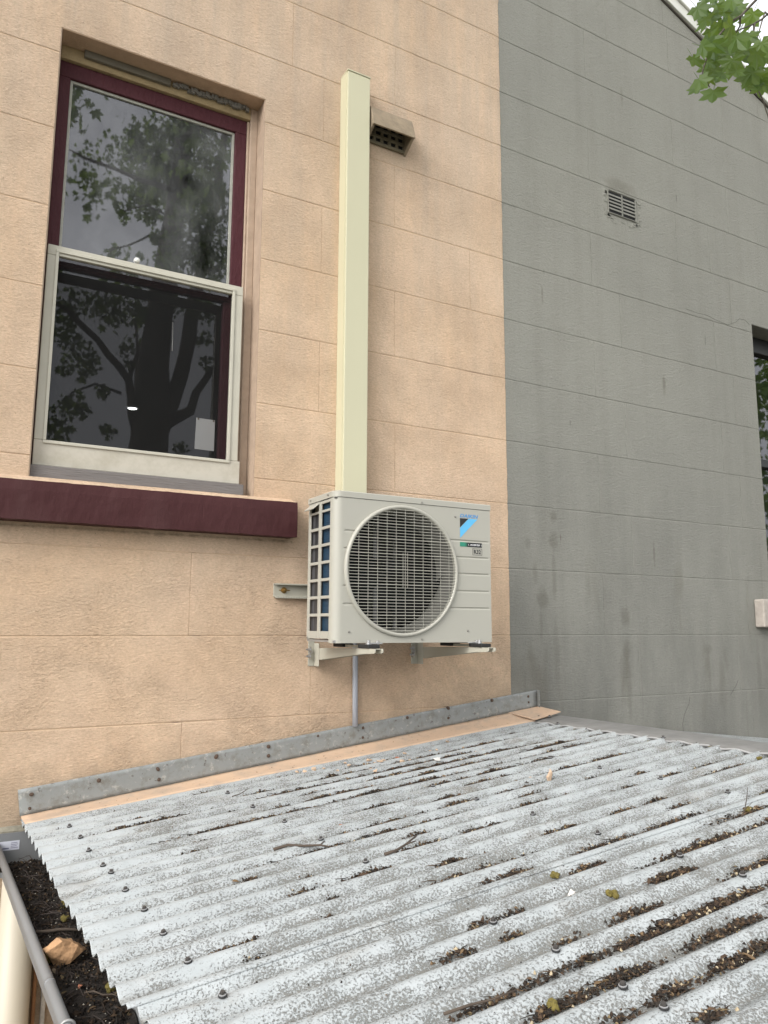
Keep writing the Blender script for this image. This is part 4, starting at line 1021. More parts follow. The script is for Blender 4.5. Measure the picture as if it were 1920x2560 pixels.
# gutter
M['gut'] = plain('gutter_grey', (0.185, 0.19, 0.192), .42, var=.12, scale=10)
def gx(y): return .1815 - .0388 * (y + .1)
GZ = -.700
gt = MB()
gprof = [(-.001, -.004), (-.0005, -.016), (.018, -.06), (.022, -.098), (.05, -.104), (.148, -.104), (.148, .02)]
def gpt(u, v):
    y = -.052 + (YN + .052) * u; i = int(round(v * (len(gprof) - 1))); dx, dz = gprof[i]; return (gx(y) + dx, y, GZ + dz)
gt.grid(gpt, 12, 6); o = part('gutter', gt, M['gut'], LT); sd = o.modifiers.new('t', 'SOLIDIFY'); sd.thickness = .001; gutter = o
gb = MB(); gb.tube([(gx(y), y, GZ) for y in (-.045, -.6, -1.2, -1.8, -2.4, YN)], .0105, 14); part('bead', gb, M['gut'], gutter, smooth=True)
ge = MB(); ge.box(gx(-.05) - .004, .33, -.052, -.049, GZ - .1, GZ + .035); part('stop_end', ge, M['gut'], gutter)
for y in (-1.36, -2.3):
    sb = MB(); sb.tube([(gx(y) + .0126 * math.cos(a) * 1.02, y + (.004 if i else 0), GZ + .0126 * math.sin(a) * 1.02) for i, a in enumerate([2.6 - 0.3 * j for j in range(10)])], .0028, 6); part('strap', sb, plain('strap_zinc', (.38, .38, .37), .4, .5), gutter, smooth=True)
jn = MB(); jn.tube([(gx(-1.16), -1.155, GZ), (gx(-1.16), -1.165, GZ)], .0110, 14); part('joint_band', jn, M['gut'], gutter, smooth=True)
# mortar ledge over the gutter end
ml = MB()
def mlp(u, v):
    x = -.4 + (.262 + .4) * u; prof = [(-.001, -.655), (-.018, -.668), (-.020, -.69), (-.019, -.705), (-.001, -.706)]; i = int(round(v * 4)); y, z = prof[i]
    return (x, y + (.003 * mnoise.noise(Vector((x * 20, i, 0))) if 0 < i < 4 else 0), z + .004 * mnoise.noise(Vector((x * 14, i * 3, 5))))
ml.grid(mlp, 40, 4); part('mortar_ledge', ml, plain('mortar_grey', (.21, .195, .15), .9, var=.4, scale=30, bump=.004, bscale=60), peach)
# sticker on the stop end
stk = thing('gutter_sticker', 'torn white printed sticker on the grey gutter end', 'sticker', (gx(-.05) + .05, -.0525, GZ - .02))
mb = MB(); sx = gx(-.05) + .008; sz = GZ - .006; mb.box(sx, sx + .058, -.0529, -.0523, sz - .012, sz + .016); part('sticker_paper', mb, plain('sticker_white', (.55, .56, .62), .6), stk)
for i, (a, b, z, h) in enumerate([(.004, .028, -.007, .003), (.033, .052, .009, .0016), (.033, .054, .004, .0016), (.033, .05, -.001, .0016), (.033, .054, -.006, .0016)]):
    mb = MB(); mb.box(sx + a, sx + b, -.0532, -.053, sz + z, sz + z + h); part('print_line', mb, plain('print_ink', (.12, .12, .2), .6), stk)

# ================================================================== downpipe and wall details at lower left
dp = MB(); dp.tube([(.255, -.055, -.76), (.255, -.055, -1.6), (.255, -.055, -CZ + .02)], .052, 32)
solo('downpipe', dp, plain('cream_pvc', (.50, .45, .355), .45, var=.05, scale=4), 'wide cream downpipe under the left end of the gutter', 'downpipe', smooth=True, loc=(.255, -.055, -CZ))
st = MB(); st.box(.318, .330, -.012, -.0008, -2.6, -.80); part('brown_batten', st, plain('brown_batten_paint', (.30, .16, .08), .8, var=.5, scale=30), peach, bevel=.003)  # brown upright strip between the downpipe and the pale batten
st = MB(); st.box(.346, .360, -.016, -.0008, -2.6, -.80); part('flaking_batten', st, plain('flaking_white', (.42, .40, .36), .8, var=.6, scale=60), peach, bevel=.002)

# ================================================================== litter on the roof and in the gutter
def attr_mat(name, rough=.85):
    m = NT(name); a = m.n('ShaderNodeVertexColor'); a.layer_name = 'tone'; m.l(a.outputs[0], m.b.inputs['Base Color']); m.rough(rough)
    m.b.inputs['Specular IOR Level'].default_value = .25; return m.mat
M['litter'] = attr_mat('litter')
class Litter(MB):
    def __init__(s): super().__init__(); s.c = []
    def shard(s, p, L, W, col, tilt=.5, yaw=None):
        yaw = random.uniform(0, 2 * PI) if yaw is None else yaw
        a = Vector((math.cos(yaw), math.sin(yaw), random.uniform(-tilt, tilt))).normalized() * L * .5
        b = Vector((-math.sin(yaw), math.cos(yaw), random.uniform(-tilt, tilt))).normalized() * W * .5
        k = a.cross(b).normalized() * random.uniform(-.25, .25) * L; p = Vector(p); b0 = len(s.v)
        s.add([p - a, p - a * .3 - b + k, p - a * .3 + b + k, p + a * .4 - b * .8 + k, p + a * .4 + b * .8 + k, p + a], [(0, 1, 2), (1, 3, 4, 2), (3, 5, 4)]); s.c += [col] * 6
    def lump(s, p, r, col):
        p = Vector(p); ds = [Vector(d) for d in ((1, 0, 0), (0, 1, 0), (-1, 0, 0), (0, -1, 0), (0, 0, 1), (0, 0, -1))]
        s.add([p + d * r * random.uniform(.6, 1.3) + Vector((random.uniform(-.2, .2), random.uniform(-.2, .2), 0)) * r for d in ds], [(0, 1, 4), (1, 2, 4), (2, 3, 4), (3, 0, 4), (1, 0, 5), (2, 1, 5), (3, 2, 5), (0, 3, 5)]); s.c += [col] * 6
    def twig(s, p, L, r, col, yaw, pitch=0.0):
        d = Vector((math.cos(yaw), math.sin(yaw), pitch)) * L; p = Vector(p); m_ = p + d * .5 + Vector((random.uniform(-.1, .1), random.uniform(-.1, .1), random.uniform(0, .1))) * L
        b0 = len(s.v); s.tube([p, m_, p + d], [r, r * .9, r * .5], 4, False); s.c += [col] * (len(s.v) - b0)
    def obj(s, name, label, cat):
        o = solo(name, s, M['litter'], label, cat, kind='stuff')
        ca = o.data.color_attributes.new('tone', 'FLOAT_COLOR', 'POINT'); fl = []
        for c in s.c: fl += [c[0], c[1], c[2], 1]
        ca.data.foreach_set('color', fl); return o
PAL = [(.028, .020, .014), (.045, .030, .020), (.07, .045, .028), (.10, .065, .038), (.035, .030, .024), (.15, .10, .055), (.20, .15, .08), (.018, .014, .011), (.024, .018, .014)]
PALW = [5, 5, 4, 2.5, 4, 1.2, .7, 5, 4]
def pick(): return random.choices(PAL, PALW)[0]
lit = Litter()
def valley_y(y): return RC - (math.floor((RC - y) / RP) + .5) * RP
def pile(xc, yc, L, dens=1.0, hgt=.006, wid=.009):
    yv = valley_y(yc); n_ = int(L * 1700 * dens)
    top = .5 + hgt * 75                                   # how full the corrugation is, 0 to 1
    for i in range(n_):
        t = random.uniform(-1, 1) * random.random() ** .3; x = xc + t * L * .5
        clus = max(0, .5 + 1.3 * mnoise.noise(Vector((x * 19, yv * 40, 0))))
        fill = RA * 2 * min(1.05, top) * (1 - .75 * abs(t)) * (.4 + .6 * clus)
        y = yv + .004 + random.gauss(0, .0065)
        if x < eave_x(y) + .03 or x > 2.4: continue
        zs_ = sheet_pt(x, y, .002); lev = roof_mean(x, yv) - RA + fill
        if zs_ > lev + .003: continue
        z = zs_ + (max(lev, zs_) - zs_) * random.random() ** .4
        q = random.random()
        if q < .014: lit.shard((x, y, z + .003), random.uniform(.012, .026), random.uniform(.004, .009), random.choice([(.10, .062, .036), (.065, .042, .027), (.15, .10, .055)]), .6)
        elif q < .50: lit.shard((x, y, z), random.uniform(.004, .014), random.uniform(.002, .005), pick(), .3)
        elif q < .96: lit.lump((x, y, z), random.uniform(.0016, .0048), pick() if random.random() < .95 else (.4, .33, .22))
        else: lit.twig((x, y, z), random.uniform(.012, .04), random.uniform(.0006, .0013), pick(), random.gauss(0, .3) + (PI if random.random() < .5 else 0), random.uniform(0, .1))
def R2(l, ox, oy, k): return [(ox + a * k, oy + b * k, c * k, *r) for a, b, c, *r in l]
# (px, py, half-length px in the photograph, density, height)
PILES = R2([(700, 445, 160, .5, .004), (830, 470, 200, .7, .005), (960, 405, 160, 1.0, .006), (950, 440, 190, 1.1, .007), (1080, 440, 160, 1.3, .008), (760, 495, 140, 1.0, .006), (500, 550, 160, .7, .004), (1250, 440, 90, 2.2, .011), (1000, 480, 140, 1.2, .006), (1080, 605, 90, 1.0, .006), (1110, 645, 110, 1.3, .007),
            (890, 800, 70, .7, .005), (700, 810, 100, .7, .005), (930, 850, 100, 1.0, .006), (490, 860, 40, .8, .005), (660, 1000, 110, 1.0, .006), (1270, 770, 90, 1.0, .006), (1100, 950, 80, 1.0, .006), (1430, 1000, 80, 1.2, .008), (1220, 525, 60, .8, .005), (1440, 350, 70, 1.0, .006), (1560, 345, 50, .8, .005), (1500, 590, 60, .7, .004), (90, 580, 70, 1.0, .005), (270, 570, 80, .8, .005), (1260, 330, 60, .8, .005), (1180, 355, 80, .8, .004)], 600, 1700, .4822)
PILES += R2([(480, 865, 90, .9, .006), (660, 970, 70, 1.0, .006), (200, 1110, 80, 1.3, .009), (630, 1080, 90, 1.0, .007), (1250, 960, 80, 1.3, .008), (1400, 930, 110, .7, .004), (1050, 1110, 90, 2.4, .014), (1080, 830, 80, .9, .006), (860, 760, 80, .7, .004), (1030, 700, 60, .8, .005), (930, 545, 50, .8, .005), (1100, 548, 50, 1.0, .006), (1600, 760, 60, 1.0, .007), (280, 660, 60, .6, .004), (1150, 725, 60, .6, .004), (1180, 1110, 90, .8, .005)], 1200, 1700, .434)
PILES += R2([(1000, 370, 140, 1.5, .006), (1110, 460, 180, 2.0, .010), (1430, 350, 120, 1.6, .008), (1440, 470, 200, 2.2, .012), (1550, 590, 170, 2.4, .012), (830, 780, 200, 1.8, .010), (960, 690, 110, 2.0, .012), (1180, 790, 110, 1.8, .010), (600, 850, 100, 1.4, .008), (100, 590, 100, 1.2, .007), (350, 375, 70, .9, .006), (220, 830, 130, .7, .004), (1400, 900, 90, 1.8, .010), (800, 600, 60, .6, .004), (680, 510, 50, .8, .003), (1100, 640, 60, .7, .004), (950, 910, 40, 1., .006), (1600, 270, 60, .8, .006)], 1100, 2100, .4943)
PILES += R2([(1060, 985, 70, .8, .005), (1360, 1140, 60, .7, .004), (1260, 1500, 70, 1.0, .007), (1390, 1465, 60, .6, .005), (745, 795, 60, .6, .004), (1080, 660, 60, .6, .004), (560, 770, 50, .7, .004), (1410, 655, 60, 1.0, .005), (330, 860, 40, .5, .003), (1380, 1570, 50, .4, .003)], 0, 1680, .4581)
for px, py, hl, dn, hg in PILES:
    if py > 2230: dn *= .5; hg *= .55
    p = roofpt(px, py, -.002); p2 = roofpt(px + hl * .95, py - hl * .22, -.002)
    pile(p.x, p.y, max(.10, 3.2 * abs(p2.x - p.x)), dn * .9, hg)
for n_r, xa, xb, dn in ((1, 1.05, 1.9, .9), (2, 1.0, 2.0, 1.0), (3, .85, 2.0, 1.2), (4, 1.0, 2.1, 1.2), (5, 1.2, 2.1, 1.0), (6, 1.35, 2.0, .8), (2, .5, .8, .5), (5, .7, 1.1, .5), (8, 1.5, 2.1, .6)):
    for j in range(3):      # long runs below the wall
        xm = random.uniform(xa, xb); pile(xm, RC - (n_r + .5) * RP, random.uniform(.25, .55), dn * random.uniform(.6, 1.2), random.uniform(.005, .010))
for i in range(40):
    x = random.uniform(.6, 2.3); y = random.uniform(-2.0, -.45); pile(x, y, random.uniform(.15, .45), random.uniform(.25, .6), random.uniform(.002, .004))
for i in range(60):
    x = random.uniform(.5, 2.35); y = random.uniform(-2.9, -.15); pile(x, y, random.uniform(.03, .14), random.uniform(.2, .6), .003)
for i in range(26):      # packed under the ridge capping
    y = RC - (i + .5) * RP
    for j in range(14):
        x = 2.36 - .047 * (y + .15) + random.gauss(-.01, .018); yy = y + random.gauss(0, .012); lit.shard((x, yy, sheet_pt(x, yy, .003) + random.uniform(0, .008)), random.uniform(.006, .02), .005, random.choice([pick(), pick(), (.16, .13, .045)]))
for i in range(700):     # crumbs scattered over the sheets and apron
    x = random.uniform(.45, 2.3); y = random.uniform(-2.9, -.12); z = sheet_pt(x, y, .002) + .001
    if random.random() < .75: lit.lump((x, y, z), random.uniform(.001, .0026), pick())
    else: lit.shard((x, y, z), random.uniform(.004, .011), random.uniform(.002, .004), pick(), .2)
for i in range(90):
    x = random.uniform(.35, 2.2) ; v = random.uniform(.1, .95); q = apr((x - FX0 - .014) / (2.43 - FX0), v)
    lit.shard((q[0], q[1], q[2] + .002), random.uniform(.004, .014), random.uniform(.002, .005), random.choice([(.30, .2, .13), (.2, .12, .07), (.1, .06, .04)]), .2)
lit.obj('roof_litter', 'dark leaf litter, bark and crumbs caught in the roof corrugations', 'leaf litter')

gl_ = Litter(); GS = -.735
def soil_z(x, y): return GS + .008 * mnoise.noise(Vector((x * 14, y * 14, 2))) + .005 * mnoise.noise(Vector((x * 45, y * 45, 6)))
so = MB()
def soil_pt(u, v):
    y = -.06 + (YN + .07) * v; x = gx(y) + .006 + .128 * u; return (x, y, soil_z(x, y) - (.03 if y > -.13 else 0))
so.grid(soil_pt, 16, 300)
sm_ = NT('gutter_soil'); sp_ = sm_.pos(); sm_.col(sm_.mix(sm_.noise(sp_, 60, 6, .7), (.007, .006, .005), (.03, .022, .016))); sm_.rough(.95); sm_.nor(sm_.bump(sm_.noise(sp_, 130, 5, .7), .006))
solo('gutter_soil', so, sm_.mat, 'black rotted soil filling the gutter', 'soil', kind='stuff', smooth=True)
for i in range(3800):
    y = -.14 - 1.9 * random.random(); x = gx(y) + .01 + .12 * random.random(); z = soil_z(x, y) + .002; q = random.random()
    dk = lambda: tuple(c * .55 for c in pick())
    if q < .35: gl_.shard((x, y, z), random.uniform(.006, .022), random.uniform(.003, .008), dk())
    elif q < .80: gl_.lump((x, y, z), random.uniform(.0015, .005), dk())
    elif q < .955:
        L_ = random.uniform(.02, .07); ya_ = random.choice([PI / 2, -PI / 2]) + random.gauss(0, .6); xe_ = x + L_ * math.cos(ya_)
        if gx(y) + .014 < xe_ < gx(y) + .13 and x > gx(y) + .016: gl_.twig((x, y, z), L_, random.uniform(.0006, .0017), random.choice([dk(), (.05, .04, .035)]), ya_, random.uniform(-.05, .12))
    else: gl_.lump((x, y, z + .001), random.uniform(.0009, .0019), (.5, .46, .38))
gl_.obj('gutter_litter', 'twigs, leaf scraps and pale specks on the gutter soil', 'leaf litter')

# --- stones, chips, twigs, moss: single things
def stone(name, p, r, mat, label, cat, group=None, sq=(1, 1, .7), seed=0, sub=2):
    rs_ = random.Random(seed * 17 + 3); bm = bmesh.new()
    if sub == 3 and 'moss' in name:          # cushion of small rounded lumps
        for j in range(7):
            c = Vector((rs_.uniform(-.6, .6) * sq[0], rs_.uniform(-.6, .6) * sq[1], rs_.uniform(-.1, .35))) * r; q = r * rs_.uniform(.35, .6)
            g_ = bmesh.ops.create_icosphere(bm, subdivisions=2, radius=q)
            for v in g_['verts']: v.co = v.co * (1 + .35 * mnoise.noise(v.co / q * 1.7 + Vector((seed, j, 0)))) + c
    else:
        for j in range(16 if sub == 3 else 11):
            d = Vector((rs_.gauss(0, 1), rs_.gauss(0, 1), rs_.gauss(0, 1))).normalized() * r * rs_.uniform(.75, 1.15)
            bm.verts.new((d.x * sq[0], d.y * sq[1], d.z * sq[2]))
        bm.verts.ensure_lookup_table(); h_ = bmesh.ops.convex_hull(bm, input=bm.verts)
        bmesh.ops.delete(bm, geom=[v for v in bm.verts if not v.link_faces], context='VERTS')
        if r > .01:
            bmesh.ops.subdivide_edges(bm, edges=bm.edges[:], cuts=1, use_grid_fill=True)
            for v in bm.verts: v.co += Vector((mnoise.noise(v.co * 90), mnoise.noise(v.co * 90 + Vector((9, 0, 0))), mnoise.noise(v.co * 90 + Vector((0, 9, 0))))) * r * .12
    zmin = min(v.co.z for v in bm.verts); me = bpy.data.meshes.new(name); bm.to_mesh(me); bm.free(); me.materials.append(mat)
    o = inst(name, me, (p[0], p[1], p[2] - zmin * .85), None, (0, 0, seed * 1.3))
    tag(o, label, cat, group); return o
M['sandst'] = plain('orange_sandstone', (.40, .235, .12), .85, var=.55, scale=34, bump=.006, bscale=70)
M['chip'] = plain('peach_plaster_chip', (.55, .40, .28), .85, var=.3, scale=60); M['chipw'] = plain('pale_chip', (.60, .58, .54), .8, var=.2, scale=60)
M['chipr'] = plain('brick_chip', (.40, .16, .09), .85, var=.3, scale=60)
p = Vector((.247, -.985, 0)); ry = p.y; stone('sandstone_lump', (gx(ry) + .058, ry, soil_z(gx(ry) + .058, ry)), .040, M['sandst'], 'orange sandstone lump lying in the gutter', 'stone', None, (.9, 1.15, .75), 3, 3)
big = [((1022, 428), 600, 1700, .4822, .017, 'chipw', 'pale grey stone chip lying on the littered corrugations below the wall'), ((1605, 512), 600, 1700, .4822, .019, 'chip', 'upright pointed peach plaster chip on the clean roof near the ridge'), ((1515, 502), 600, 1700, .4822, .013, 'chip', 'flat peach plaster chip left of the pointed one near the ridge'),
       ((662, 262), 1100, 2100, .4943, .013, 'chipw', 'small white chip alone on the near right corrugations'), ((525, 750), 600, 1700, .4822, .009, 'chipr', 'small red brick chip in the middle of the roof'), ((886, 282), 600, 1700, .4822, .010, 'chip', 'round peach plaster crumb on the apron flashing')]
for i, ((a, b), ox, oy, k, r, mk, lb) in enumerate(big):
    p = roofpt(ox + a * k, oy + b * k, .004); sq = (.75, .35, 1.35) if 'upright' in lb else (1.1, 1, .5)
    z = sheet_pt(p.x, p.y, .003) if 'apron' not in lb else roof_mean(p.x, -.08) + RA + .003
    if 'apron' in lb: p.y = -.075
    stone('stone_chip', (p.x, p.y, z), r, M[mk], lb, 'stone chip', None, sq, i + 11, 1)
p = roofpt(600 + 0, 2050, .004)
for i in range(34):
    a, b = random.choice([(random.uniform(280, 700), 460), (random.uniform(600, 900), 425), (random.uniform(850, 1280), 375)])
    px = 600 + a * .4822; py = 1700 + (b + (.5 - random.random()) * 50 - (a - 600) * .04) * .4822
    p = roofpt(px, py, .002); 
    if p.y > -.12: p.y = -.125 - random.random() * .03
    stone('plaster_chip', (p.x, p.y, sheet_pt(p.x, p.y, .003)), random.uniform(.006, .014), M[random.choices(['chip', 'chipr', 'chipw'], [6, 1.2, .8])[0]], 'small plaster chip strewn on the corrugations just below the apron flashing', 'plaster chip', 'plaster chips below the flashing', (1.1, .9, .55), i + 40, 1)
M['twig'] = plain('twig_bark', (.07, .052, .038), .85, var=.4, scale=60)
def twig(pts, r, label, fork=None):
    mb = MB(); P_ = []
    for px, py, h in pts:
        p = roofpt(px, py, .008); z = max(sheet_pt(p.x, p.y, .003), roof_mean(p.x, p.y) + RA * .8) + r + h; P_.append(Vector((p.x, p.y, z)))
    mb.tube(P_, [r * (1.1 - .6 * i / (len(P_) - 1)) for i in range(len(P_))], 6)
    if fork:
        q = [P_[fork[0]], P_[fork[0]] + Vector(fork[1])]; mb.tube(q, [r * .6, r * .3], 5)
    solo('twig', mb, M['twig'], label, 'twig', 'twigs on the roof', smooth=True, loc=P_[0])
twig([(684, 2127, 0), (720, 2119, .003), (760, 2120, .002), (800, 2118, .002), (822, 2121, 0)], .0042, 'long bare twig lying across the middle corrugations', (3, (.02, .015, .004)))
twig([(962, 2143, 0), (990, 2134, .002), (1015, 2120, .006), (1041, 2103, .010)], .0042, 'crooked dark twig right of the long bare one', (2, (.03, 0, .004)))
twig([(1855, 2046, 0), (1862, 2034, .008), (1868, 2018, .02), (1871, 2003, .03)], .0016, 'thin upright forked twig near the right edge of the roof', (1, (.02, -.01, .02)))
twig([(1110, 2538, 0), (1170, 2520, .002), (1230, 2507, .003), (1290, 2488, .006)], .0026, 'slender jointed twig in a near corrugation at the bottom')
twig([(580, 1992, 0), (600, 1987, .002), (622, 1977, .004)], .0018, 'short thin twig beside the apron flashing')
def gut_twig(y0, y1, f0, f1, r, label):
    mb = MB(); P_ = []
    for i in range(5):
        t = i / 4; y = y0 + (y1 - y0) * t; x = gx(y) + .01 + .12 * (f0 + (f1 - f0) * t); P_.append(Vector((x, y, soil_z(x, y) + .010 + random.uniform(-.002, .004))))
    mb.tube(P_, [r, r, r * .9, r * .8, r * .5], 6); solo('twig', mb, M['twig'], label, 'twig', 'twigs in the gutter', smooth=True, loc=P_[0])
gut_twig(-.80, -.83, .1, .95, .0042, 'thick twig lying across the gutter behind the sandstone lump')
gut_twig(-1.17, -1.22, .45, .95, .002, 'thin twig in the gutter in front of the sandstone lump')
M['moss'] = plain('moss', (.13, .105, .025), .95, var=.5, scale=90, bump=.004, bscale=160)
for i, (y, f, r) in enumerate([(-.62, .85, .012), (-.72, .75, .013), (-.95, .1, .014), (-1.16, .85, .017), (-1.42, .85, .014), (-1.50, .9, .013), (-.58, .92, .008), (-1.58, .62, .014), (-1.62, .8, .010)]):
    x = gx(y) + .01 + .12 * f; stone('moss_clump', (x, y, soil_z(x, y) - .002), r, M['moss'], 'olive yellow moss clump in the gutter, ' + ['farther than the thick twig, under the eave', 'small one between far end and thick twig', 'against the front lip beside the sandstone lump', 'under the eave nearer than the sandstone lump', 'below the lapped end of the second sheet', 'just nearer than the lapped sheet end', 'tiny one nearest the sticker', 'at the bottom edge, mid gutter', 'at the bottom edge, under the eave'][i], 'moss', 'moss clumps in the gutter', (1, 1, .7), i + 80, 3)
MOSS_AT = ['beside the pile of bark at the bottom right', 'in the middle of the right half of the roof', 'under the ridge capping at the right edge', 'behind the large brown litter clump', 'beside the thin upright twig at the right edge']
for i, (px, py) in enumerate([(1384, 2515), (1390, 2192), (1905, 1898), (1548, 2245), (1895, 2030)]):
    p = roofpt(px, py, 0); stone('moss_clump', (p.x, valley_y(p.y) + .006, sheet_pt(p.x, valley_y(p.y), .004)), .011, M['moss'], 'olive yellow moss clump ' + MOSS_AT[i], 'moss', 'moss clumps on the roof', (1.5, .9, .7), i + 95, 3)
stone('red_pebble', (gx(-1.13) + .062, -1.13, soil_z(gx(-1.13) + .062, -1.13)), .006, M['chipr'], 'tiny red brick pebble on the gutter soil', 'pebble', None, (1, 1, .8), 5, 2)
stone('brown_pebble', (gx(-1.03) + .028, -1.03, soil_z(gx(-1.03) + .028, -1.03)), .0075, plain('pebble', (.20, .15, .10), .7), 'smooth brown pebble beside the sandstone lump in the gutter', 'pebble', None, (1, 1, .8), 1, 2)
M['deadleaf'] = plain('dead_leaf', (.12, .085, .07), .8, var=.3, scale=80)

# ================================================================== window contents
ppr = thing('paper_notice', 'small white paper taped inside the lower window pane', 'paper', (.79, .168, .66))
pz = [at(491, 1044, .168), at(537.5, 1051, .168), at(534.5, 1128, .168), at(486, 1122, .168)]
mb = MB(); mb.add([tuple(v) for v in pz] + [tuple(v + Vector((0, .0006, 0))) for v in pz], [(3, 2, 1, 0), (4, 5, 6, 7), (0, 1, 5, 4), (1, 2, 6, 5), (2, 3, 7, 6), (3, 0, 4, 7)]); part('sheet', mb, M['paper'], ppr)
for q in (at(496, 1047, .1675), at(534, 1053, .1675)):
    mb = MB(); mb.lathe([(0, -.001), (.004, -.0008), (.004, 0)], q, 'Y', 10); part('adhesive_dot', mb, M['brown'], ppr)
a, b = at(432, 806, .166), at(430.5, 877, .166)
cd = MB(); cd.tube([a, a + (b - a) * .5 + Vector((.0008, 0, 0)), b], [.0009, .0011, .0016], 6)
solo('pull_cord', cd, M['white'], 'thin white cord hanging behind the lower window pane', 'cord', loc=b)
lp = thing('ceiling_light', 'small round lit downlight on the ceiling seen through the window', 'light', (0, 0, 2.54))
q = ray(331, 1021); t = 2.545 / q.z; c = Vector((q.x * t, -D + q.y * t, 2.545))
em = NT('lit_lens'); em.b.inputs['Emission Color'].default_value = (1, 1, 1, 1); em.b.inputs['Emission Strength'].default_value = 9
mb = MB(); mb.lathe([(0, 0), (.05, 0), (.055, .004)], c, 'Z', 24); part('lens', mb, em.mat, lp)
mb = MB(); mb.lathe([(.0555, -.004), (.07, -.004), (.072, .004)], c, 'Z', 24); part('trim_ring', mb, M['white'], lp)

# ================================================================== tree (stands behind the camera: its reflection fills the window, one branch reaches into view)
def leaf_mat(name, c0, c1):
    m = NT(name); t = m.t
    oi = m.n('ShaderNodeObjectInfo'); f = m.mth('FRACT', m.mth('ADD', m.noise(m.pos(), 9, 2), oi.outputs['Random']))
    c = m.mix(f, c0, c1); m.col(c); m.rough(.45)
    tr = m.n('ShaderNodeBsdfTranslucent'); m.l(m.mix(.5, c, (.40, .55, .05)), tr.inputs['Color'])
    ms = m.n('ShaderNodeMixShader'); ms.inputs[0].default_value = .6; m.l(m.b.outputs[0], ms.inputs[1]); m.l(tr.outputs[0], ms.inputs[2]); m.l(ms.outputs[0], m.out.inputs['Surface'])
    return m.mat
M['leaf'] = leaf_mat('tree_leaf', (.03, .07, .024), (.085, .15, .035))
M['bark'] = plain('tree_bark', (.11, .095, .075), .9, var=.4, scale=14, bump=.012, bscale=22)
LOBES = [(-90, .18), (-64, .46), (-36, .52), (-14, .84), (8, .54), (36, .98), (50, .80), (63, .58), (76, .80), (90, 1.1), (104, .80), (117, .58), (130, .80), (144, .98), (172, .54), (194, .84), (216, .52), (244, .46)]
def leaf_shape(size, bend=.25, fold=.18):
    vs = [Vector((0, 0, 0))]
    for a, r in LOBES:
        x, y = r * math.cos(math.radians(a)), r * math.sin(math.radians(a)); vs.append(Vector((x, y + .2, 0)))
    vs[0].y = .12
    out = []
    for v in vs: out.append(Vector((v.x , v.y, (-bend * (v.x ** 2 + v.y ** 2) + fold * abs(v.x)))) * size * .62)
    n_ = len(LOBES); return out, [(0, 1 + i, 1 + (i + 1) % n_) for i in range(n_)]
tree = thing('plane_tree', 'leafy tree whose lobed leaves hang in at the top right corner', 'tree', (1.75, -5.0, -CZ))
def V(px, py, y): p = at(px, py, y); return Vector((p.x, -y, p.z))      # a point seen mirrored in the window
tk = MB()
def limb(pts, rads, n=10): tk.tube(pts, rads, n)
kx = .4581
def LP(x, y, d): return V(x * kx, 600 + y * kx, d)
base = V(375, 1200, 5.0)
limb([Vector((base.x, -5.0, -CZ - .1)), Vector((base.x, -5.0, -1.0)), base, LP(860, 1050, 5.0), LP(868, 850, 5.0), LP(872, 650, 5.0), LP(905, 420, 5.0), V(430, 650, 5.0), V(455, 480, 5.05), V(480, 250, 5.1), V(520, -150, 5.1)],
     [.42, .30, .24, .205, .19, .175, .155, .13, .11, .09, .04], 14)
limb([LP(900, 1000, 5.0), LP(965, 880, 5.0), LP(1040, 660, 5.05), LP(1085, 470, 5.1), LP(1110, 250, 5.2), V(540, 560, 5.3), V(590, 250, 5.4), V(640, -100, 5.3)], [.13, .10, .085, .08, .07, .06, .04, .02])
limb([LP(930, 960, 5.0), LP(1090, 890, 4.9), LP(1120, 790, 4.9), LP(1200, 670, 4.9), LP(1300, 560, 4.9)], [.09, .055, .045, .035, .02])
limb([LP(800, 1000, 5.0), LP(765, 900, 4.95), LP(745, 720, 4.9), LP(690, 640, 4.85), LP(620, 560, 4.8), LP(560, 480, 4.8), LP(470, 400, 4.75), LP(370, 300, 4.7), LP(250, 240, 4.7)], [.08, .05, .042, .04, .035, .032, .028, .022, .012])
limb([LP(745, 730, 4.9), LP(790, 560, 4.9), LP(770, 380, 4.9)], [.025, .02, .01])
limb([LP(700, 790, 5.2), LP(560, 740, 5.2), LP(420, 780, 5.2), LP(300, 900, 5.2)], [.015, .014, .012, .006])
limb([V(440, 620, 5.0), V(390, 560, 4.9), V(330, 590, 4.85), V(290, 600, 4.8), V(270, 640, 4.8)], [.018, .015, .012, .009, .004])
limb([V(450, 520, 5.0), V(380, 480, 4.9), V(320, 500, 4.85)], [.016, .012, .005])
limb([V(460, 450, 5.0), V(330, 400, 4.8), V(220, 360, 4.7), V(180, 340, 4.7)], [.03, .022, .014, .006])
# bough that reaches over the roof into view
B0 = V(470, 330, 5.05)
tips = [at(1830, 60, -1.15), at(1905, 40, -1.0)]
j1 = at(2060, -240, -1.5)
limb([B0, B0.lerp(j1, .4) + Vector((0, 0, .9)), B0.lerp(j1, .75) + Vector((0, 0, .6)), j1], [.07, .055, .04, .02])
part('trunk', tk, M['bark'], tree, smooth=True)
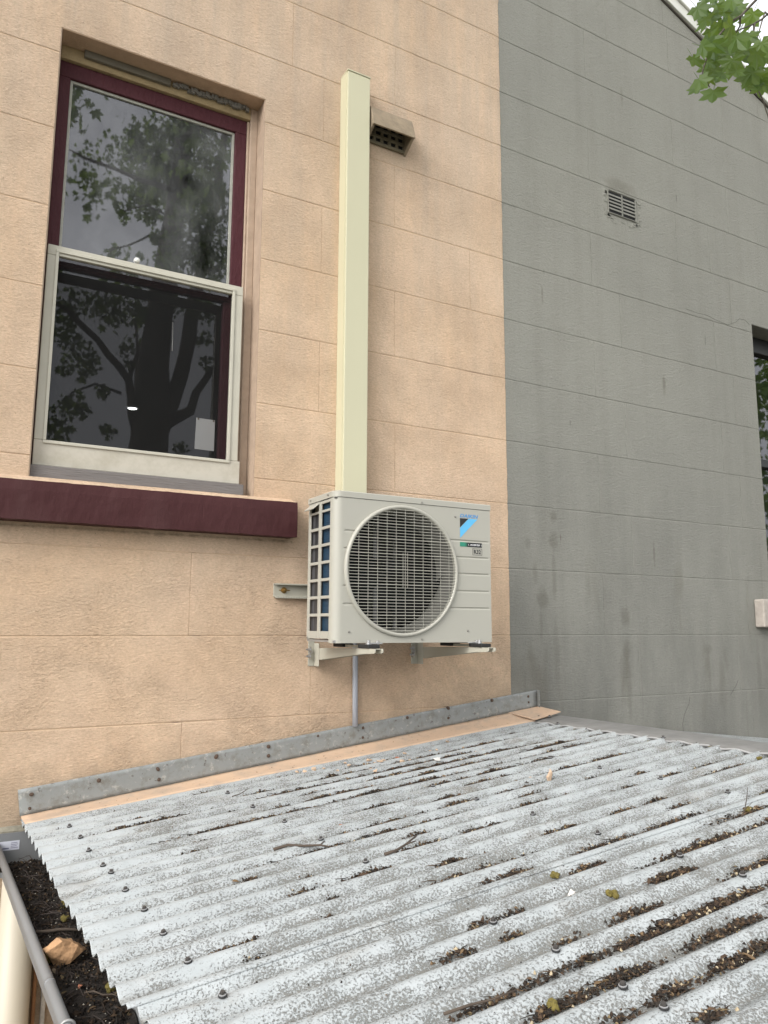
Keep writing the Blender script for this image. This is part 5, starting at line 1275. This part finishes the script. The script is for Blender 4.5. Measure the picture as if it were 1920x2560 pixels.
# twigs of the visible branch
tw = MB()
TWIG = [[j1, at(1890, 0, -1.15), at(1852, 40, -1.1), at(1822, 58, -1.1), at(1790, 98, -1.05), at(1776, 130, -1.05), at(1765, 150, -1.05), at(1757, 176, -1.03), at(1756, 183, -1.03), at(1764, 200, -1.03), at(1774, 218, -1.03)],
        [j1, at(1925, 30, -1.0), at(1905, 48, -1.0), at(1880, 62, -1.0), at(1850, 74, -1.0), at(1820, 88, -1.02)],
        [j1, at(1945, 60, -.9), at(1912, 30, -.9), at(1903, 60, -.9), at(1892, 100, -.9)],
        [j1, at(1950, 100, -.95), at(1905, 140, -.92), at(1890, 215, -.9), at(1905, 245, -.9), at(1920, 290, -.9), at(1930, 330, -.9)],
        [at(1886, 60, -1.0), at(1884, 80, -1.0), at(1870, 100, -1.0)], [at(1850, 40, -1.1), at(1850, 65, -1.08), at(1835, 90, -1.05)]]
for t in TWIG: tw.tube(t, [.005 * (1 - .75 * i / (len(t) - 1)) + .001 for i in range(len(t))], 6)
part('branch', tw, M['bark'], tree, smooth=True)
# leaves in view: each a part of its own
leafmeshes = []
for i in range(6):
    vs, fs = leaf_shape(1.0, random.uniform(.1, .45), random.uniform(.0, .35)); mb = MB(); mb.add(vs, fs)
    mb.tube([Vector((0, -.0, .0)) , Vector((.02, -.28, .02)), Vector((.05, -.5, .06))], [.012, .010, .008], 4, False)
    leafmeshes.append(mb.mesh('leaf', M['leaf']))
def hang(p, size, yaw, droop, roll):
    # tip of the leaf points down by 'droop', the blade turned by yaw about the vertical
    Rm = Matrix.Rotation(yaw, 4, 'Z') @ Matrix.Rotation(roll, 4, 'Y') @ Matrix.Rotation(droop, 4, 'X')
    o = inst('leaf', random.choice(leafmeshes), p, tree, Rm.to_euler(), (size * 1.5,) * 3); return o
k6 = 220 / 1622
# (x, y in the crop, size m, yaw, droop, roll)
HAND = [(620, 1690, .074, .5, -1.75, .1), (640, 1300, .052, .6, -1.6, .2), (760, 1390, .056, .9, -1.7, .5), (340, 1480, .056, .2, -1.5, -.5), (270, 1640, .050, .6, -1.75, -.2), (540, 1430, .040, 1.4, -1.2, -.6), (390, 880, .062, -.4, -1.3, -.9), (230, 1080, .058, 1.7, -1.6, -.5),
        (500, 760, .075, .3, -.9, -.7), (780, 1000, .075, .5, -1.5, .4), (620, 900, .060, .9, -1.4, .0), (540, 1150, .060, .5, -1.1, .3), (960, 1100, .078, .3, -1.3, .2), (1150, 950, .080, .8, -1.5, -.2), (1040, 1320, .05, 1.0, -1.7, .2), (1190, 1520, .055, 1.8, -1.6, .1),
        (1340, 1330, .078, .4, -1.4, .5), (1290, 1560, .06, .9, -1.6, -.3), (1520, 1560, .07, .4, -1.5, .2), (1420, 1380, .07, 1.2, -1.2, .0), (1560, 1330, .075, .6, -1.4, .3), (800, 380, .070, .3, -1.2, -.5), (560, 280, .075, .4, -1.5, .1), (300, 160, .062, .6, -1.4, -.6), (450, 220, .06, 1.3, -1.2, .4), (1080, 150, .06, .5, -1.5, 0), (930, 80, .08, .2, -1.3, .3), (820, 220, .05, 1.5, -1.5, .2), (1360, 240, .075, .3, -1.0, .6), (1060, 210, .055, .8, -1.4, .4), (700, 80, .05, .5, -1.4, -.3), (760, 560, .08, .3, -1.2, .2), (560, 560, .06, 1.0, -1.2, -.6), (1250, 660, .07, .6, -1.4, .1), (1500, 800, .08, .3, -1.3, -.3), (1560, 980, .08, .5, -1.4, .3), (1100, 640, .07, .2, -1.2, .5), (920, 800, .07, .9, -1.3, -.2)]
for x, y, sz, yw, dr, rl_ in HAND:
    hang(at(1700 + x * k6, y * k6 + (-4), -1.02 + random.uniform(-.12, .12)), sz, yw * .6 - 1.25, dr, rl_)
for i in range(34):
    px = random.uniform(1765, 1990); py = random.uniform(-90, 205)
    if px < 1800 and py > 90: continue
    if py > 150 and px < 1840: continue
    hang(at(px, py, random.uniform(-1.35, -.75)), random.uniform(.05, .08), random.uniform(-2.1, .5), random.uniform(-1.9, -.9), random.uniform(-.8, .8))
# crown: leaf clumps spread along the boughs
lv_, lf_ = leaf_shape(1.0, .25, .15)
cr = MB()
def clump(c, r, n_, size=.095):
    for i in range(n_):
        d = Vector((random.gauss(0, 1), random.gauss(0, 1), random.gauss(0, 1))).normalized() * r * (random.random() ** .45)
        Rm = Matrix.Rotation(random.uniform(0, 2 * PI), 3, 'Z') @ Matrix.Rotation(random.uniform(-1.2, 1.2), 3, 'Y') @ Matrix.Rotation(random.uniform(-2.1, -.4), 3, 'X')
        s_ = size * random.uniform(.7, 1.25); cr.add([c + d + Rm @ (v * s_) for v in lv_], lf_)
UP = [(460, 790, 75), (600, 750, 95), (700, 780, 80), (800, 720, 90), (840, 850, 110), (950, 780, 130), (1060, 760, 140), (1180, 780, 130), (1000, 930, 140), (1120, 960, 150), (1220, 1050, 120), (1080, 1120, 130), (1180, 1230, 130), (1020, 1290, 110), (1130, 1380, 130), (950, 1400, 90), (720, 1080, 55), (800, 1010, 80), (860, 1120, 60), (480, 910, 60), (620, 900, 45), (700, 1130, 35), (640, 1350, 35), (1230, 1400, 110), (900, 640, 80), (1000, 640, 90), (760, 680, 60), (880, 1230, 40), (1000, 560, 70), (1150, 600, 90)]
for x, y, r in UP:
    d = random.uniform(4.5, 5.4); c = V(x * kx, y * kx, d); rm = r * kx / F * (D + d) * 1.15; clump(c, rm, int(20 + r * r / 52) if x > 740 else int(8 + r * r / 160), .047)
LO = [(400, 300, 100), (560, 290, 90), (680, 330, 90), (800, 330, 60), (380, 450, 70), (450, 540, 80), (530, 620, 60), (380, 640, 50), (480, 680, 40), (600, 770, 40), (430, 850, 80), (330, 960, 90), (480, 880, 50), (350, 1060, 60), (1150, 480, 50), (1180, 620, 40), (720, 540, 45), (740, 620, 30), (1150, 330, 80), (950, 300, 90), (1040, 1100, 40), (620, 1000, 40)]
for x, y, r in LO:
    d = random.uniform(4.6, 5.2); c = LP(x, y, d); rm = r * kx / F * (D + d) * 1.15; clump(c, rm, int(16 + r * r / 60), .047)
for i in range(46):     # the rest of the crown, overhead
    a = random.uniform(0, 2 * PI); r = random.uniform(.5, 2.7); c = Vector((2.2 + r * math.cos(a) * 1.1, -5.0 + r * math.sin(a) * .95, random.uniform(3.6, 6.4)))
    clump(c, random.uniform(.3, .55), 60, .1)
for i in range(9):
    c = at(random.uniform(1960, 2300), random.uniform(-420, -60), random.uniform(-1.7, -.8)); clump(c, .2, 24, .075)
crown = part('crown', cr, M['leaf'], tree); crown['kind'] = 'stuff'

# a second tree across the garden, mirrored in the dark window
gt_ = thing('garden_tree', 'green garden tree mirrored in the dark window at the right edge', 'tree', (12.4, -5.4, -CZ))
mb = MB(); mb.tube([Vector((12.4, -5.4, -CZ - .1)), Vector((12.45, -5.4, -1)), Vector((12.3, -5.3, 1.0)), Vector((12.4, -5.4, 3.8))], [.22, .17, .13, .05], 10); part('trunk', mb, M['bark'], gt_, smooth=True)
cr = MB()
for i in range(75):
    clump(Vector((12.4 + random.gauss(0, 1.0), -5.4 + random.gauss(0, .8), random.uniform(-1.2, 6.0))), random.uniform(.4, .65), 40, .15)
o = part('crown', cr, M['leaf'], gt_); o['kind'] = 'stuff'

# ------------------------------------------------------------------ lift everything from camera height to the ground
for o in TOPS: o.location.z += CZ
